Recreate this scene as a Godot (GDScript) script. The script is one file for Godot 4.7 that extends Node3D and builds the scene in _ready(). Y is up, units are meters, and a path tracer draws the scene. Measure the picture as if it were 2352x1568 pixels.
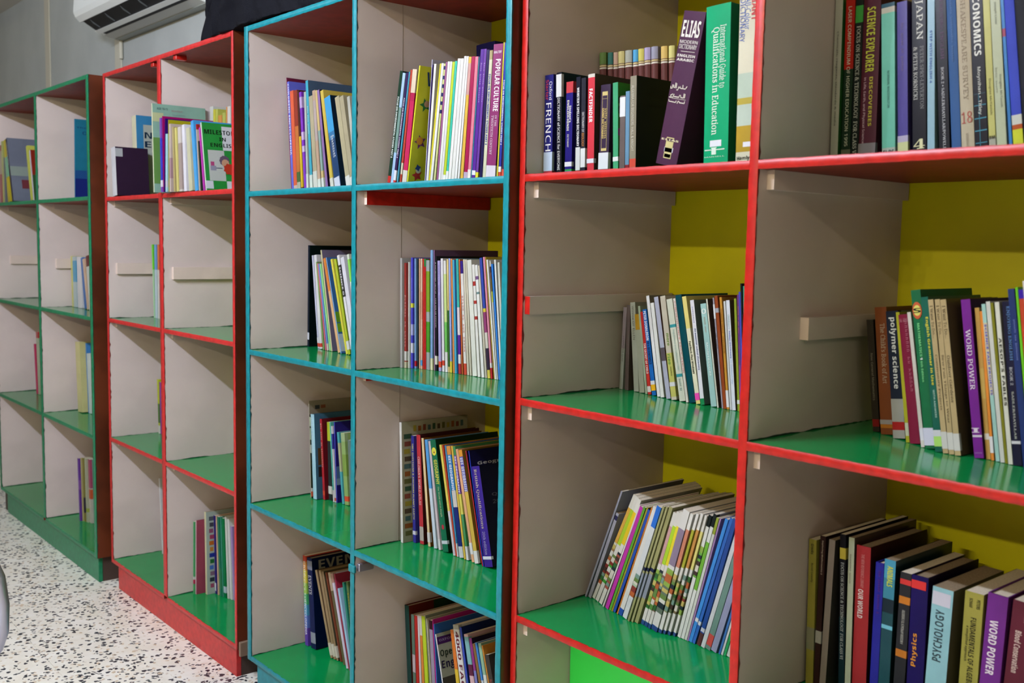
extends Node3D

# School library: four painted bookcases in a row along a wall, seen from the near end.
var fonts := {}
var mats := {}
var taken := {}
var rng := RandomNumberGenerator.new()

func _ready() -> void:
	rng.seed = 7
	# ---- camera, environment, exposure, lamps
	var cam := Camera3D.new()
	cam.name = "camera"
	cam.transform = Transform3D(Basis(Vector3(0.644813, 0.018590, -0.764115), Vector3(-0.083378, 0.995449, -0.046143), Vector3(0.759779, 0.093464, 0.643428)), Vector3(0.0, 1.5336, 1.5408))
	cam.fov = 36.7583
	cam.near = 0.05
	cam.far = 60.0
	var lens := CameraAttributesPhysical.new()
	lens.frustum_focal_length = 36.12
	lens.frustum_focus_distance = 2.7
	lens.exposure_aperture = 5.0
	cam.attributes = lens
	add_child(cam)
	cam.current = true
	var env := Environment.new()
	env.background_mode = Environment.BG_COLOR
	env.background_color = Color(0.02, 0.02, 0.02)
	env.tonemap_mode = Environment.TONE_MAPPER_LINEAR
	env.tonemap_exposure = EXPOSURE
	env.sdfgi_enabled = true
	env.ssao_enabled = true
	env.ssil_enabled = true
	var we := WorldEnvironment.new()
	we.name = "world_environment"
	we.environment = env
	add_child(we)
	make_materials()
	for i in LAMPS.size():
		var l: Array = LAMPS[i]
		tube_lamp(Vector3(l[0], l[1], l[2]), l[3], l[4])
	# ---- room shell
	room()
	# ---- the four bookcases
	var case_g := bookcase("bookcase with green edges below the air conditioner at far end", [-6.17, -6.148, -5.359, -5.3281, -4.5978, -4.5681], [2.2218, 1.7081, 1.1875, 0.6644, 0.1311], 0.0583, -0.48, "green", [[-6.148, 1.6689, 1.6914, -0.011, 0.014, "cleat_wood", "panel"], [-6.148, 1.1483, 1.1708, -0.011, 0.014, "cleat_wood", "panel"], [-6.148, 0.6252, 0.6477, -0.011, 0.014, "cleat_wood", "panel"], [-6.148, 1.378, 1.425, -0.016, 0.016, "cleat_wood", "cleat_wood"], [-5.3281, 1.6689, 1.6914, -0.011, 0.014, "cleat_wood", "panel"], [-5.3281, 1.1483, 1.1708, -0.011, 0.014, "cleat_wood", "panel"], [-5.3281, 0.6252, 0.6477, -0.011, 0.014, "cleat_wood", "panel"], [-5.3281, 1.378, 1.425, -0.016, 0.016, "cleat_wood", "cleat_wood"]], 0.085, 0.022)
	small_block(case_g, "foot", Vector3(-6.155, 0.0, -0.02), Vector3(-6.09, 0.1144, 0.04), "plinth_wood")
	var case_l := bookcase("bookcase with dull red edges beside the green one", [-4.5029, -4.4823, -3.9044, -3.8714, -3.2635, -3.2483], [2.2199, 1.704, 1.1883, 0.6695, 0.1262], 0.0182, -0.48, "dark_red", [[-4.4823, 1.6648, 1.6873, -0.011, 0.014, "cleat_wood", "panel"], [-4.4823, 1.1491, 1.1716, -0.011, 0.014, "cleat_wood", "panel"], [-4.4823, 0.6303, 0.6528, -0.011, 0.014, "cleat_wood", "panel"], [-4.4823, 1.378, 1.425, -0.016, 0.016, "cleat_wood", "cleat_wood"], [-3.8714, 1.6648, 1.6873, -0.011, 0.014, "cleat_wood", "panel"], [-3.8714, 1.1491, 1.1716, -0.011, 0.014, "cleat_wood", "panel"], [-3.8714, 0.6303, 0.6528, -0.011, 0.014, "cleat_wood", "panel"], [-3.8714, 1.378, 1.425, -0.016, 0.016, "cleat_wood", "cleat_wood"]], 0.05, 0.032)
	small_block(case_l, "filler_block", Vector3(-3.2481, 0.0873, -0.0210), Vector3(-3.2363, 0.1393, 0.0130), "filler_wood")
	small_block(case_l, "door_catch", Vector3(-3.986, 2.1877, -0.03), Vector3(-3.958, 2.2037, 0.012), "red_paint")
	small_block(case_l, "door_catch", Vector3(-3.767, 2.1877, -0.03), Vector3(-3.739, 2.2037, 0.012), "red_paint")
	var case_b := bookcase("bookcase with turquoise edges between the two red ones", [-3.1469, -3.1208, -2.4862, -2.465, -1.8267, -1.808], [2.2138, 1.6904, 1.1751, 0.66, 0.1328], 0.027, -0.443, "cyan", [[-2.465, 1.6372, 1.6737, 0, 0.013, "cleat_wood", "red_paint"], [-2.465, 1.1449, 1.1584, 0, 0.013, "cleat_wood", "red_paint"]], 0.045, 0.02)
	small_block(case_b, "cabinet_catch", Vector3(-2.485, 0.595, 0.0275), Vector3(-2.453, 0.617, 0.036), "cyan_paint")
	small_block(case_b, "cabinet_catch", Vector3(-2.465, 0.597, -0.03), Vector3(-2.451, 0.62, 0.02), "steel")
	small_block(case_b, "panel_seam", Vector3(-2.465, 0.66, -0.1235), Vector3(-2.4643, 2.1966, -0.1220), "panel_seam")
	var case_r := bookcase("bookcase with bright red edges and yellow back nearest the camera", [-1.8018, -1.7837, -1.1626, -1.1436, -0.4986, -0.4786], [2.2185, 1.6939, 1.1811, 0.6641, 0.13], 0, -0.503, "red", [[-1.7837, 1.642, 1.6772, -0.027, 0.016, "cleat_wood", "panel"], [-1.7837, 1.1289, 1.1644, -0.022, 0.014, "cleat_wood", "panel"], [-1.7837, 0.6119, 0.6474, -0.022, 0.014, "cleat_wood", "panel"], [-1.1436, 1.642, 1.6772, -0.027, 0.016, "cleat_wood", "panel"], [-1.1436, 1.1289, 1.1644, -0.022, 0.014, "cleat_wood", "panel"], [-1.1436, 0.6119, 0.6474, -0.022, 0.014, "cleat_wood", "panel"], [-1.7837, 1.376, 1.417, -0.0065, 0.017, "red_paint", "panel"], [-1.1436, 1.363, 1.406, -0.151, 0.019, "cleat_wood", "panel"]], 0.03, 0.03)
	# ---- other things in the room
	air_conditioner()
	black_bag()
	metal_chair()
	green_board()
	# ---- books, shelf by shelf
	books_a()
	books_b()
	books_c()
	books_d()

const EXPOSURE := 1.36
const WZ := -0.53
const AC_Y := 2.609
const BAG_Y := 2.2209
const BOARD_X := -1.7817
const BOARD_Y := 0.1305
# x, y, z, energy, which
const LAMPS := [[-2.3, 3.0, 2.05, 6.2, 0], [-5.0, 3.0, 2.05, 0.9, 1], [-3.2, 2.98, 4.5, 0.4, 2], [-1.2, 2.98, 4.5, 4.4, 3], [1.9, 2.98, 3.0, 0.8, 4]]

# ============================================================ helpers
func numbered(n: String) -> String:
	var c: int = taken.get(n, 0)
	taken[n] = c + 1
	return n if c == 0 else "%s_%03d" % [n, c]

func thing(called: String, label: String, category: String, at := Vector3.ZERO, group := "") -> Node3D:
	var o := Node3D.new()
	o.name = numbered(called)
	add_child(o, true)
	o.position = at
	o.set_meta("label", label)
	o.set_meta("category", category)
	if group:
		o.set_meta("group", group)
	return o

func part(called: String, m: Mesh, mat: Material, parent: Node3D, at := Vector3.ZERO) -> MeshInstance3D:
	var o := MeshInstance3D.new()
	o.name = called
	o.mesh = m
	if mat:
		o.material_override = mat
	o.position = at
	parent.add_child(o, true)
	return o

func struct(called: String, m: Mesh, mat: Material, at := Vector3.ZERO) -> MeshInstance3D:
	var o := part(called, m, mat, self, at)
	o.set_meta("kind", "structure")
	return o

func hexc(h: String) -> Color:
	return Color.html(h).srgb_to_linear() * 0.6

func start() -> SurfaceTool:
	var st := SurfaceTool.new()
	st.begin(Mesh.PRIMITIVE_TRIANGLES)
	return st

# one flat four-cornered face; corners run clockwise as seen from outside
func quad(st: SurfaceTool, a: Vector3, b: Vector3, c: Vector3, d: Vector3, col := Color.WHITE) -> void:
	var n := (c - a).cross(b - a).normalized()
	for v in [a, b, c, a, c, d]:
		st.set_normal(n)
		st.set_color(col)
		st.add_vertex(v)

# a face turned so that its normal points along n
func face(st: SurfaceTool, p: Array, n: Vector3, col := Color.WHITE) -> void:
	var a: Vector3 = p[0]
	var b: Vector3 = p[1]
	var c: Vector3 = p[2]
	var d: Vector3 = p[3]
	if (c - a).cross(b - a).dot(n) < 0.0:
		quad(st, a, d, c, b, col)
	else:
		quad(st, a, b, c, d, col)

func box(st: SurfaceTool, lo: Vector3, hi: Vector3, col := Color.WHITE, skip := "") -> void:
	var x := [lo.x, hi.x]
	var y := [lo.y, hi.y]
	var z := [lo.z, hi.z]
	for s in 2:
		var n := 1.0 if s == 1 else -1.0
		if not ("x" + str(s)) in skip:
			face(st, [Vector3(x[s], y[0], z[0]), Vector3(x[s], y[1], z[0]), Vector3(x[s], y[1], z[1]), Vector3(x[s], y[0], z[1])], Vector3(n, 0, 0), col)
		if not ("y" + str(s)) in skip:
			face(st, [Vector3(x[0], y[s], z[0]), Vector3(x[1], y[s], z[0]), Vector3(x[1], y[s], z[1]), Vector3(x[0], y[s], z[1])], Vector3(0, n, 0), col)
		if not ("z" + str(s)) in skip:
			face(st, [Vector3(x[0], y[0], z[s]), Vector3(x[1], y[0], z[s]), Vector3(x[1], y[1], z[s]), Vector3(x[0], y[1], z[s])], Vector3(0, 0, n), col)

# a box whose long edges are chamfered by c
func bevel_box(st: SurfaceTool, lo: Vector3, hi: Vector3, c: float, col := Color.WHITE) -> void:
	var m := (lo + hi) / 2.0
	var e := (hi - lo) / 2.0
	var ax := [Vector3.RIGHT, Vector3.UP, Vector3.BACK]
	var ee := [e.x, e.y, e.z]
	for i in 3:
		var j := (i + 1) % 3
		var k := (i + 2) % 3
		for s in [-1.0, 1.0]:
			var n: Vector3 = ax[i] * s
			var ctr: Vector3 = m + n * ee[i]
			var u: Vector3 = ax[j] * (ee[j] - c)
			var v: Vector3 = ax[k] * (ee[k] - c)
			face(st, [ctr - u - v, ctr + u - v, ctr + u + v, ctr - u + v], n, col)
			for t in [-1.0, 1.0]:
				var n2: Vector3 = ax[j] * t
				var p: Vector3 = m + n * ee[i] + n2 * (ee[j] - c)
				var q: Vector3 = m + n * (ee[i] - c) + n2 * ee[j]
				face(st, [p - v, p + v, q + v, q - v], n + n2, col)
				for r in [-1.0, 1.0]:
					if i == 0:
						var n3: Vector3 = ax[k] * r
						var a: Vector3 = m + n * ee[i] + n2 * (ee[j] - c) + n3 * (ee[k] - c)
						var b: Vector3 = m + n * (ee[i] - c) + n2 * ee[j] + n3 * (ee[k] - c)
						var d: Vector3 = m + n * (ee[i] - c) + n2 * (ee[j] - c) + n3 * ee[k]
						var nn := n + n2 + n3
						if (d - a).cross(b - a).dot(nn) < 0.0:
							var w := b
							b = d
							d = w
						var no := (d - a).cross(b - a).normalized()
						for vv in [a, b, d]:
							st.set_normal(no)
							st.set_color(col)
							st.add_vertex(vv)

# a round tube along a list of points
func tube(st: SurfaceTool, pts: Array, r: float, sides := 16, col := Color.WHITE) -> void:
	var rings := []
	var up := Vector3(0.3, 0.2, 0.9).normalized()
	for i in pts.size():
		var t: Vector3 = (pts[mini(i + 1, pts.size() - 1)] - pts[maxi(i - 1, 0)]).normalized()
		var u := (up - t * up.dot(t)).normalized()
		up = u
		var v := t.cross(u)
		var ring := []
		for k in sides:
			var a := TAU * k / sides
			ring.append([pts[i] + (u * cos(a) + v * sin(a)) * r, u * cos(a) + v * sin(a)])
		rings.append(ring)
	for i in pts.size() - 1:
		for k in sides:
			var k2 := (k + 1) % sides
			var q := [rings[i][k], rings[i][k2], rings[i + 1][k2], rings[i + 1][k]]
			for j in [0, 2, 1, 0, 3, 2]:
				st.set_normal(q[j][1])
				st.set_color(col)
				st.add_vertex(q[j][0])
	for e in [0, pts.size() - 1]:
		var n: Vector3 = (pts[e] - pts[1 if e == 0 else e - 1]).normalized()
		for k in sides:
			var a: Vector3 = rings[e][k][0]
			var b: Vector3 = rings[e][(k + 1) % sides][0]
			if (b - pts[e]).cross(a - pts[e]).dot(n) < 0.0:
				var w := a
				a = b
				b = w
			for p in [pts[e], a, b]:
				st.set_normal(n)
				st.set_color(col)
				st.add_vertex(p)

# a profile (y, z pairs) pulled along x, smooth where asked
func pull(st: SurfaceTool, prof: Array, x0: float, x1: float, col := Color.WHITE, caps := true) -> void:
	var c := Vector2.ZERO
	for p in prof:
		c += p / prof.size()
	for i in prof.size():
		var a: Vector2 = prof[i]
		var b: Vector2 = prof[(i + 1) % prof.size()]
		var mid := (a + b) / 2.0 - c
		var e := b - a
		var n := Vector2(e.y, -e.x)
		if n.dot(mid) < 0.0:
			n = -n
		face(st, [Vector3(x0, a.x, a.y), Vector3(x1, a.x, a.y), Vector3(x1, b.x, b.y), Vector3(x0, b.x, b.y)], Vector3(0, n.x, n.y), col)
	if caps:
		var poly := PackedVector2Array(prof)
		var tri := Geometry2D.triangulate_polygon(poly)
		for s in 2:
			var x: float = [x0, x1][s]
			var nn := Vector3(1.0 if s == 1 else -1.0, 0, 0)
			for t in range(0, tri.size(), 3):
				var q := []
				for k in 3:
					q.append(Vector3(x, poly[tri[t + k]].x, poly[tri[t + k]].y))
				if (q[2] - q[0]).cross(q[1] - q[0]).dot(nn) < 0.0:
					q.reverse()
				for v in q:
					st.set_normal(nn)
					st.set_color(col)
					st.add_vertex(v)

# ============================================================ materials
func noise_tex(seed_: int, freq: float, lo: float, hi: float, size := 512, octaves := 4, normal := false, bump := 2.0) -> NoiseTexture2D:
	var n := FastNoiseLite.new()
	n.seed = seed_
	n.noise_type = FastNoiseLite.TYPE_SIMPLEX_SMOOTH
	n.frequency = freq
	n.fractal_octaves = octaves
	var t := NoiseTexture2D.new()
	t.width = size
	t.height = size
	t.seamless = true
	t.noise = n
	if normal:
		t.as_normal_map = true
		t.bump_strength = bump
	else:
		var g := Gradient.new()
		g.offsets = PackedFloat32Array([0.25, 0.75])
		g.colors = PackedColorArray([Color(lo, lo, lo), Color(hi, hi, hi)])
		t.color_ramp = g
	return t

func mat(called: String, c: String, rough: float, spec := 0.5, tex: Texture2D = null, scale := 1.0, nrm: Texture2D = null, nstr := 0.3) -> StandardMaterial3D:
	var m := StandardMaterial3D.new()
	m.albedo_color = Color.html(c)
	m.roughness = rough
	m.metallic_specular = spec
	if tex or nrm:
		m.uv1_triplanar = true
		m.uv1_world_triplanar = true
		m.uv1_scale = Vector3.ONE * scale
	if tex:
		m.albedo_texture = tex
	if nrm:
		m.normal_enabled = true
		m.normal_texture = nrm
		m.normal_scale = nstr
	mats[called] = m
	return m

func vmat(called: String, rough: float, spec := 0.5) -> StandardMaterial3D:
	var m := StandardMaterial3D.new()
	if called.ends_with("cover"):
		m.albedo_texture = mats["panel"].albedo_texture
		m.uv1_triplanar = true
		m.uv1_world_triplanar = true
		m.uv1_scale = Vector3.ONE * 4.0
	m.vertex_color_use_as_albedo = true
	m.roughness = rough
	m.metallic_specular = spec
	mats[called] = m
	return m

func make_materials() -> void:
	var grain := noise_tex(3, 0.02, 0.9, 1.0)
	var mottle := noise_tex(5, 0.006, 0.965, 1.0, 512, 5)
	var ripple := noise_tex(9, 0.03, 0, 1, 512, 3, true, 3.0)
	mat("panel", "c0b4b0", 0.55, 0.4, mottle, 1.2)
	mat("panel_seam", "8c8078", 0.7)
	mat("laminate_brown", "5a2a16", 0.32, 0.5, noise_tex(11, 0.004, 0.75, 1.0), 1.4)
	mat("underside", "74221a", 0.45, 0.25, grain, 1.5)
	mat("shelf_green", "078040", 0.14, 0.4, mottle, 1.0)
	mat("back_yellow", "c8c400", 0.5, 0.4, mottle, 1.1)
	mat("filler_wood", "75604f", 0.7)
	mat("plinth_wood", "3a2a22", 0.7)
	mat("cleat_wood", "c6b6ac", 0.6, 0.4, mottle, 2.0)
	mat("wall_paint", "a6acaa", 0.85, 0.3, mottle, 0.7)
	mat("far_wall_paint", "8a806c", 0.85, 0.3)
	mat("ceiling_paint", "bab8b2", 0.9)
	mat("trim_paint", "b4b2a2", 0.7)
	mat("red_paint", "a81a14", 0.34, 0.4, grain, 3.0, ripple, 0.06)
	mat("dark_red_paint", "b42a2a", 0.34, 0.4, grain, 3.0, ripple, 0.06)
	mat("cyan_paint", "0e7782", 0.34, 0.4, grain, 3.0, ripple, 0.06)
	mat("green_paint", "1a7650", 0.34, 0.4, grain, 3.0, ripple, 0.06)
	mat("red_bleed", "641410", 0.6)  # three bleeds: overrun paint, its colour darkened to stand in for ridge shadows
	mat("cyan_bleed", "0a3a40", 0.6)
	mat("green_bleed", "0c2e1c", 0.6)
	mat("ac_white", "d6dcda", 0.4)
	mat("ac_grey", "9ea5a0", 0.45)
	mat("ac_vane", "4a4e4e", 0.6)
	mat("ac_dark", "16181a", 0.6)
	mat("bag_cloth", "0b0c12", 0.75, 0.2, null, 6.0, noise_tex(21, 0.05, 0, 1, 512, 4, true, 4.0), 0.5)
	mat("board_green", "38e85a", 0.45)
	mat("pages", "d8d0bc", 0.9, 0.2, noise_tex(31, 0.06, 0.93, 1.0), 6.0)
	mat("old_pages", "94846c", 0.9, 0.2, noise_tex(33, 0.06, 0.9, 1.0), 6.0)
	var steel := mat("steel", "a8a8ba", 0.3, 0.5)
	steel.metallic = 0.8
	mat("grey_plastic", "b8b8b8", 0.4)
	vmat("gloss_cover", 0.3, 0.28)
	vmat("cloth_cover", 0.5, 0.22)
	vmat("sticker", 0.5, 0.3)
	vmat("print", 0.4, 0.28)
	var lit := StandardMaterial3D.new()
	lit.albedo_color = Color(0.9, 0.9, 0.9)
	lit.emission_enabled = true
	lit.emission = Color(0.93, 0.97, 1.0)
	lit.emission_energy_multiplier = 3.0
	mats["tube"] = lit
	# terrazzo: dark and tan chips in a pale ground
	var s := 1024
	var img := Image.create(s, s, false, Image.FORMAT_RGB8)
	var gn := FastNoiseLite.new()
	gn.seed = 4
	gn.frequency = 0.008
	for y in s:
		for x in s:
			var v := 0.5 + 0.5 * gn.get_noise_2d(x, y)
			img.set_pixel(x, y, Color(0.92, 0.92, 0.89).lerp(Color(0.86, 0.84, 0.77), v))
	for i in 2500:
		var cx := rng.randi_range(0, s - 1)
		var cy := rng.randi_range(0, s - 1)
		var dark := rng.randf() < 0.66
		var ra := rng.randf_range(3.0, 10.0) if dark else rng.randf_range(3.0, 9.0)
		var rb := ra * rng.randf_range(0.4, 0.95)
		var an := rng.randf() * PI
		var ph := rng.randf() * TAU
		var col := Color(0.10, 0.11, 0.17).lerp(Color(0.24, 0.27, 0.28), rng.randf()) if dark else Color(0.78, 0.70, 0.58).lerp(Color(0.82, 0.79, 0.74), rng.randf())
		for dy in range(-15, 16):
			for dx in range(-15, 16):
				var u := dx * cos(an) + dy * sin(an)
				var w := -dx * sin(an) + dy * cos(an)
				var th := atan2(w, u)
				var wob := 1.0 + 0.12 * sin(3.0 * th + ph) + 0.07 * sin(5.0 * th - ph)
				if (u * u) / (ra * ra) + (w * w) / (rb * rb) < wob * wob:
					img.set_pixel(posmod(cx + dx, s), posmod(cy + dy, s), col)
	img.generate_mipmaps()
	var t := StandardMaterial3D.new()
	t.albedo_texture = ImageTexture.create_from_image(img)
	t.uv1_triplanar = true
	t.uv1_world_triplanar = true
	t.uv1_scale = Vector3.ONE * 1.0
	t.roughness = 0.3
	mats["terrazzo"] = t

func font(k: String) -> Font:
	if not fonts.has(k):
		var f := SystemFont.new()
		f.font_names = PackedStringArray(["Droid Serif"] if k in ["R", "B"] else ["Droid Sans"])
		f.font_weight = 700 if k in ["b", "k", "B", "I"] else 400
		fonts[k] = f
	return fonts[k]

func ink(c: String) -> StandardMaterial3D:
	if not mats.has("ink" + c):
		mat("ink" + c, c, 0.45, 0.25)
		mats["ink" + c].albedo_color = (Color.html(c).srgb_to_linear() * 0.64).linear_to_srgb()
	return mats["ink" + c]

# lettering fitted into a box len x high, then laid with basis b at p (p = centre of the box)
func letters(called: String, parent: Node3D, s: String, k: String, c: String, length: float, high: float, b: Basis, p: Vector3, keep := false) -> void:
	if k == "x":
		scribble(called, parent, s, c, length, high, b, p)
		return
	var m := TextMesh.new()
	m.text = s
	m.font = font(k)
	m.font_size = 32
	m.pixel_size = 0.01
	m.depth = 0.0
	m.curve_step = 2.0
	var bb := m.get_aabb()
	if bb.size.x <= 0.0 or bb.size.y <= 0.0:
		return
	var sx := length / bb.size.x
	var sy := high / bb.size.y
	if keep:
		sx = minf(sx, sy)
		sy = sx
	var ctr := bb.get_center()
	var o := part(called, m, ink(c), parent)
	var bs := b * Basis.from_scale(Vector3(sx, sy, 1.0))
	o.transform = Transform3D(bs, p - bs * Vector3(ctr.x, ctr.y, 0.0))

# lettering too small or worn to read: rows of short pen marks
func scribble(called: String, parent: Node3D, s: String, c: String, length: float, high: float, b: Basis, p: Vector3) -> void:
	var st := start()
	var n := s.length()
	var step := length / n
	for i in n:
		if s[i] == " ":
			continue
		var x := -length / 2.0 + step * (i + 0.5)
		var tall := high / 2.0 * (1.0 if s[i] == s[i].to_upper() else 0.7)
		for q in [[-0.28, -tall, -0.14, tall], [0.16, -tall, 0.3, tall * rng.randf_range(0.2, 1.0)], [-0.28, 0.0, 0.3, 0.0]]:
			var y0: float = q[1]
			var y1: float = q[3]
			if y0 == y1:
				y0 = rng.randf_range(-tall, tall * 0.8)
				y1 = y0 + high * 0.14
			face(st, [Vector3(x + step * q[0], y0, 0), Vector3(x + step * q[2], y0, 0), Vector3(x + step * q[2], y1, 0), Vector3(x + step * q[0], y1, 0)], Vector3.BACK)
	var o := part(called, st.commit(), ink(c), parent)
	o.transform = Transform3D(b, p)
	o.set_meta("kind", "stuff")

# ============================================================ books
# kinds: h hardback, p paperback, t booklet, m magazine, r round-backed volume
const KIND := {"h": "hardback_book", "p": "paperback_book", "t": "booklet", "m": "magazine", "r": "encyclopaedia_volume"}
var cur: Node3D
var cw := 0.0
var ch := 0.0
var cd := 0.0
var cb := 0.0

func spine_x(w: float, f: float, bulge: float) -> float:
	return bulge * (1.0 - pow(2.0 * f - 1.0, 2.0))

func bk(kind: String, label: String, group: String, x: float, y: float, z: float, w: float, h: float, d: float, lean: float, col: String, cc: String, bands := [], stickers := [], texts := []) -> void:
	var names := {"h": "book", "p": "book", "t": "booklet", "m": "magazine", "r": "book"}
	var o := thing(KIND[kind], label, names[kind], Vector3(x, y, z), group)
	o.rotation.z = -lean
	cur = o
	cw = w
	ch = h
	cd = d
	var hard := kind in ["h", "r"]
	var bulge := 0.0
	if kind == "r":
		bulge = w * 0.3
	elif kind == "h":
		bulge = minf(0.0014, w * 0.05)
	elif w > 0.008:
		bulge = 0.0002
	cb = bulge
	var t := minf(0.0022, w * 0.16) if hard else minf(0.0006, w * 0.15)
	var base := hexc(col)
	var cover := hexc(cc) if cc else base
	# spine cut into printed bands, top to bottom
	var cuts := [[0.0, 1.0, base]]
	for b in bands:
		var nxt := []
		for q in cuts:
			if b[1] <= q[0] or b[0] >= q[1]:
				nxt.append(q)
				continue
			if b[0] > q[0]:
				nxt.append([q[0], b[0], q[2]])
			nxt.append([maxf(b[0], q[0]), minf(b[1], q[1]), hexc(b[2])])
			if b[1] < q[1]:
				nxt.append([b[1], q[1], q[2]])
		cuts = nxt
	var st := start()
	var seg := 1 if bulge < 0.001 else (8 if kind == "r" else 4)
	for q in cuts:
		var y1: float = h * (1.0 - q[0])
		var y0: float = h * (1.0 - q[1])
		for i in seg:
			var f0 := float(i) / seg
			var f1 := float(i + 1) / seg
			var z0 := spine_x(w, f0, bulge)
			var z1 := spine_x(w, f1, bulge)
			var p := [Vector3(w * f0, y0, z0), Vector3(w * f1, y0, z1), Vector3(w * f1, y1, z1), Vector3(w * f0, y1, z0)]
			var nrm := []
			for f in [f0, f1, f1, f0]:
				nrm.append(Vector3(4.0 * bulge * (2.0 * f - 1.0) / w, 0, 1.0).normalized())
			for k in [0, 2, 1, 0, 3, 2]:
				st.set_normal(nrm[k])
				st.set_color(q[2])
				st.add_vertex(p[k])
		# printed colour runs a little way round on to the boards
		for s in 2:
			var xx: float = [0.0, w][s]
			var wrap := minf(0.012, d * 0.1)
			face(st, [Vector3(xx, y0, 0), Vector3(xx, y1, 0), Vector3(xx, y1, -wrap), Vector3(xx, y0, -wrap)], Vector3([-1.0, 1.0][s], 0, 0), q[2] if not cc else (cover if s == 1 else q[2]))
	var wr := minf(0.012, d * 0.1)
	face(st, [Vector3(0, 0, -wr), Vector3(0, h, -wr), Vector3(0, h, -d), Vector3(0, 0, -d)], Vector3.LEFT, cover)
	face(st, [Vector3(w, 0, -wr), Vector3(w, h, -wr), Vector3(w, h, -d), Vector3(w, 0, -d)], Vector3.RIGHT, cover)
	for yy in [0.0, h]:
		var n := Vector3(0, 1.0 if yy > 0.0 else -1.0, 0)
		var ec: Color = cuts[0][2] if yy > 0.0 else cuts[cuts.size() - 1][2]
		face(st, [Vector3(0, yy, 0), Vector3(t, yy, 0), Vector3(t, yy, -d), Vector3(0, yy, -d)], n, cover)
		face(st, [Vector3(w - t, yy, 0), Vector3(w, yy, 0), Vector3(w, yy, -d), Vector3(w - t, yy, -d)], n, cover)
		face(st, [Vector3(t, yy, 0), Vector3(w - t, yy, 0), Vector3(w - t, yy, -t), Vector3(t, yy, -t)], n, ec)
		for i in seg:
			if bulge > 0.0002:
				var f0 := float(i) / seg
				var f1 := float(i + 1) / seg
				face(st, [Vector3(w * f0, yy, 0), Vector3(w * f1, yy, 0), Vector3(w * f1, yy, spine_x(w, f1, bulge)), Vector3(w * f0, yy, spine_x(w, f0, bulge))], n, ec)
	for xx in [[0.0, t], [w - t, w]]:
		face(st, [Vector3(xx[0], 0, -d), Vector3(xx[1], 0, -d), Vector3(xx[1], h, -d), Vector3(xx[0], h, -d)], Vector3.FORWARD, cover)
	face(st, [Vector3(t, 0, -t), Vector3(t, h, -t), Vector3(t, h, -d), Vector3(t, 0, -d)], Vector3.RIGHT, cover)
	face(st, [Vector3(w - t, 0, -t), Vector3(w - t, h, -t), Vector3(w - t, h, -d), Vector3(w - t, 0, -d)], Vector3.LEFT, cover)
	part("cover", st.commit(), mats["cloth_cover"] if hard else mats["gloss_cover"], o)
	var inset := 0.003 if hard else 0.0004
	var pg := start()
	box(pg, Vector3(t, inset, -(d - inset)), Vector3(w - t, h - inset, -t))
	part("pages", pg.commit(), mats["old_pages"] if cc else mats["pages"], o)
	for s in stickers:
		var ss := start()
		var e := 0.00035
		box(ss, Vector3(-e, h * (1.0 - s[1]), -0.006), Vector3(w + e, h * (1.0 - s[0]), bulge + e), hexc(s[2]), "z0")
		part("spine_sticker", ss.commit(), mats["sticker"], o)
	for tx in texts:
		spine_text(tx)

func spine_text(tx: Array) -> void:
	# text, direction, colour, from, to (share of the height from the top), centre, share of the width, font
	var s: String = tx[0]
	var dir: String = tx[1]
	var f0: float = tx[3]
	var f1: float = tx[4]
	var p := Vector3(cw * tx[5], ch * (1.0 - (f0 + f1) / 2.0), cb + 0.00045)
	if dir == "h":
		letters("spine_lettering", cur, s, tx[7], tx[2], cw * 0.82, ch * (f1 - f0), Basis.IDENTITY, p)
	elif dir == "d":
		letters("spine_lettering", cur, s, tx[7], tx[2], ch * (f1 - f0), cw * tx[6], Basis(Vector3.BACK, -PI / 2.0), p)
	else:
		letters("spine_lettering", cur, s, tx[7], tx[2], ch * (f1 - f0), cw * tx[6], Basis(Vector3.BACK, PI / 2.0), p)

# lettering and printed patches on the cover that faces the near end of the row
func ct(s: String, x0: float, x1: float, f0: float, f1: float, c: String, k := "b") -> void:
	letters("cover_lettering", cur, s, k, c, cd * (x1 - x0), ch * (f1 - f0), Basis(Vector3.UP, PI / 2.0), Vector3(cw + 0.0005, ch * (1.0 - (f0 + f1) / 2.0), -cd * (x0 + x1) / 2.0))

func cp(list: Array) -> void:
	var i := 0
	for q in list:
		var st := start()
		var x := cw + 0.0002 + 0.0001 * (i % 3)
		face(st, [Vector3(x, ch * (1.0 - q[3]), -cd * q[0]), Vector3(x, ch * (1.0 - q[2]), -cd * q[0]), Vector3(x, ch * (1.0 - q[2]), -cd * q[1]), Vector3(x, ch * (1.0 - q[3]), -cd * q[1])], Vector3.RIGHT, hexc(q[4]))
		i += 1
		part("cover_print", st.commit(), mats["print"], cur)

func fan(st: SurfaceTool, ctr: Vector3, pts: Array, n: Vector3, col: Color) -> void:
	for i in pts.size():
		var a: Vector3 = pts[i]
		var b: Vector3 = pts[(i + 1) % pts.size()]
		if (b - ctr).cross(a - ctr).dot(n) < 0.0:
			var w := a
			a = b
			b = w
		for v in [ctr, a, b]:
			st.set_normal(n)
			st.set_color(col)
			st.add_vertex(v)

func cover_shape(cx: float, cy: float, r: float, points: int, inner: float, col: String, lift := 0.0005) -> void:
	var st := start()
	var c := Vector3(cw + lift, ch * (1.0 - cy), -cd * cx)
	var pts := []
	for i in points * 2:
		var a := PI * i / points + 0.3
		var rr := r if i % 2 == 0 else r * inner
		pts.append(c + Vector3(0, cos(a) * rr, sin(a) * rr))
	fan(st, c, pts, Vector3.RIGHT, hexc(col))
	part("cover_print", st.commit(), mats["print"], cur)

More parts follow.
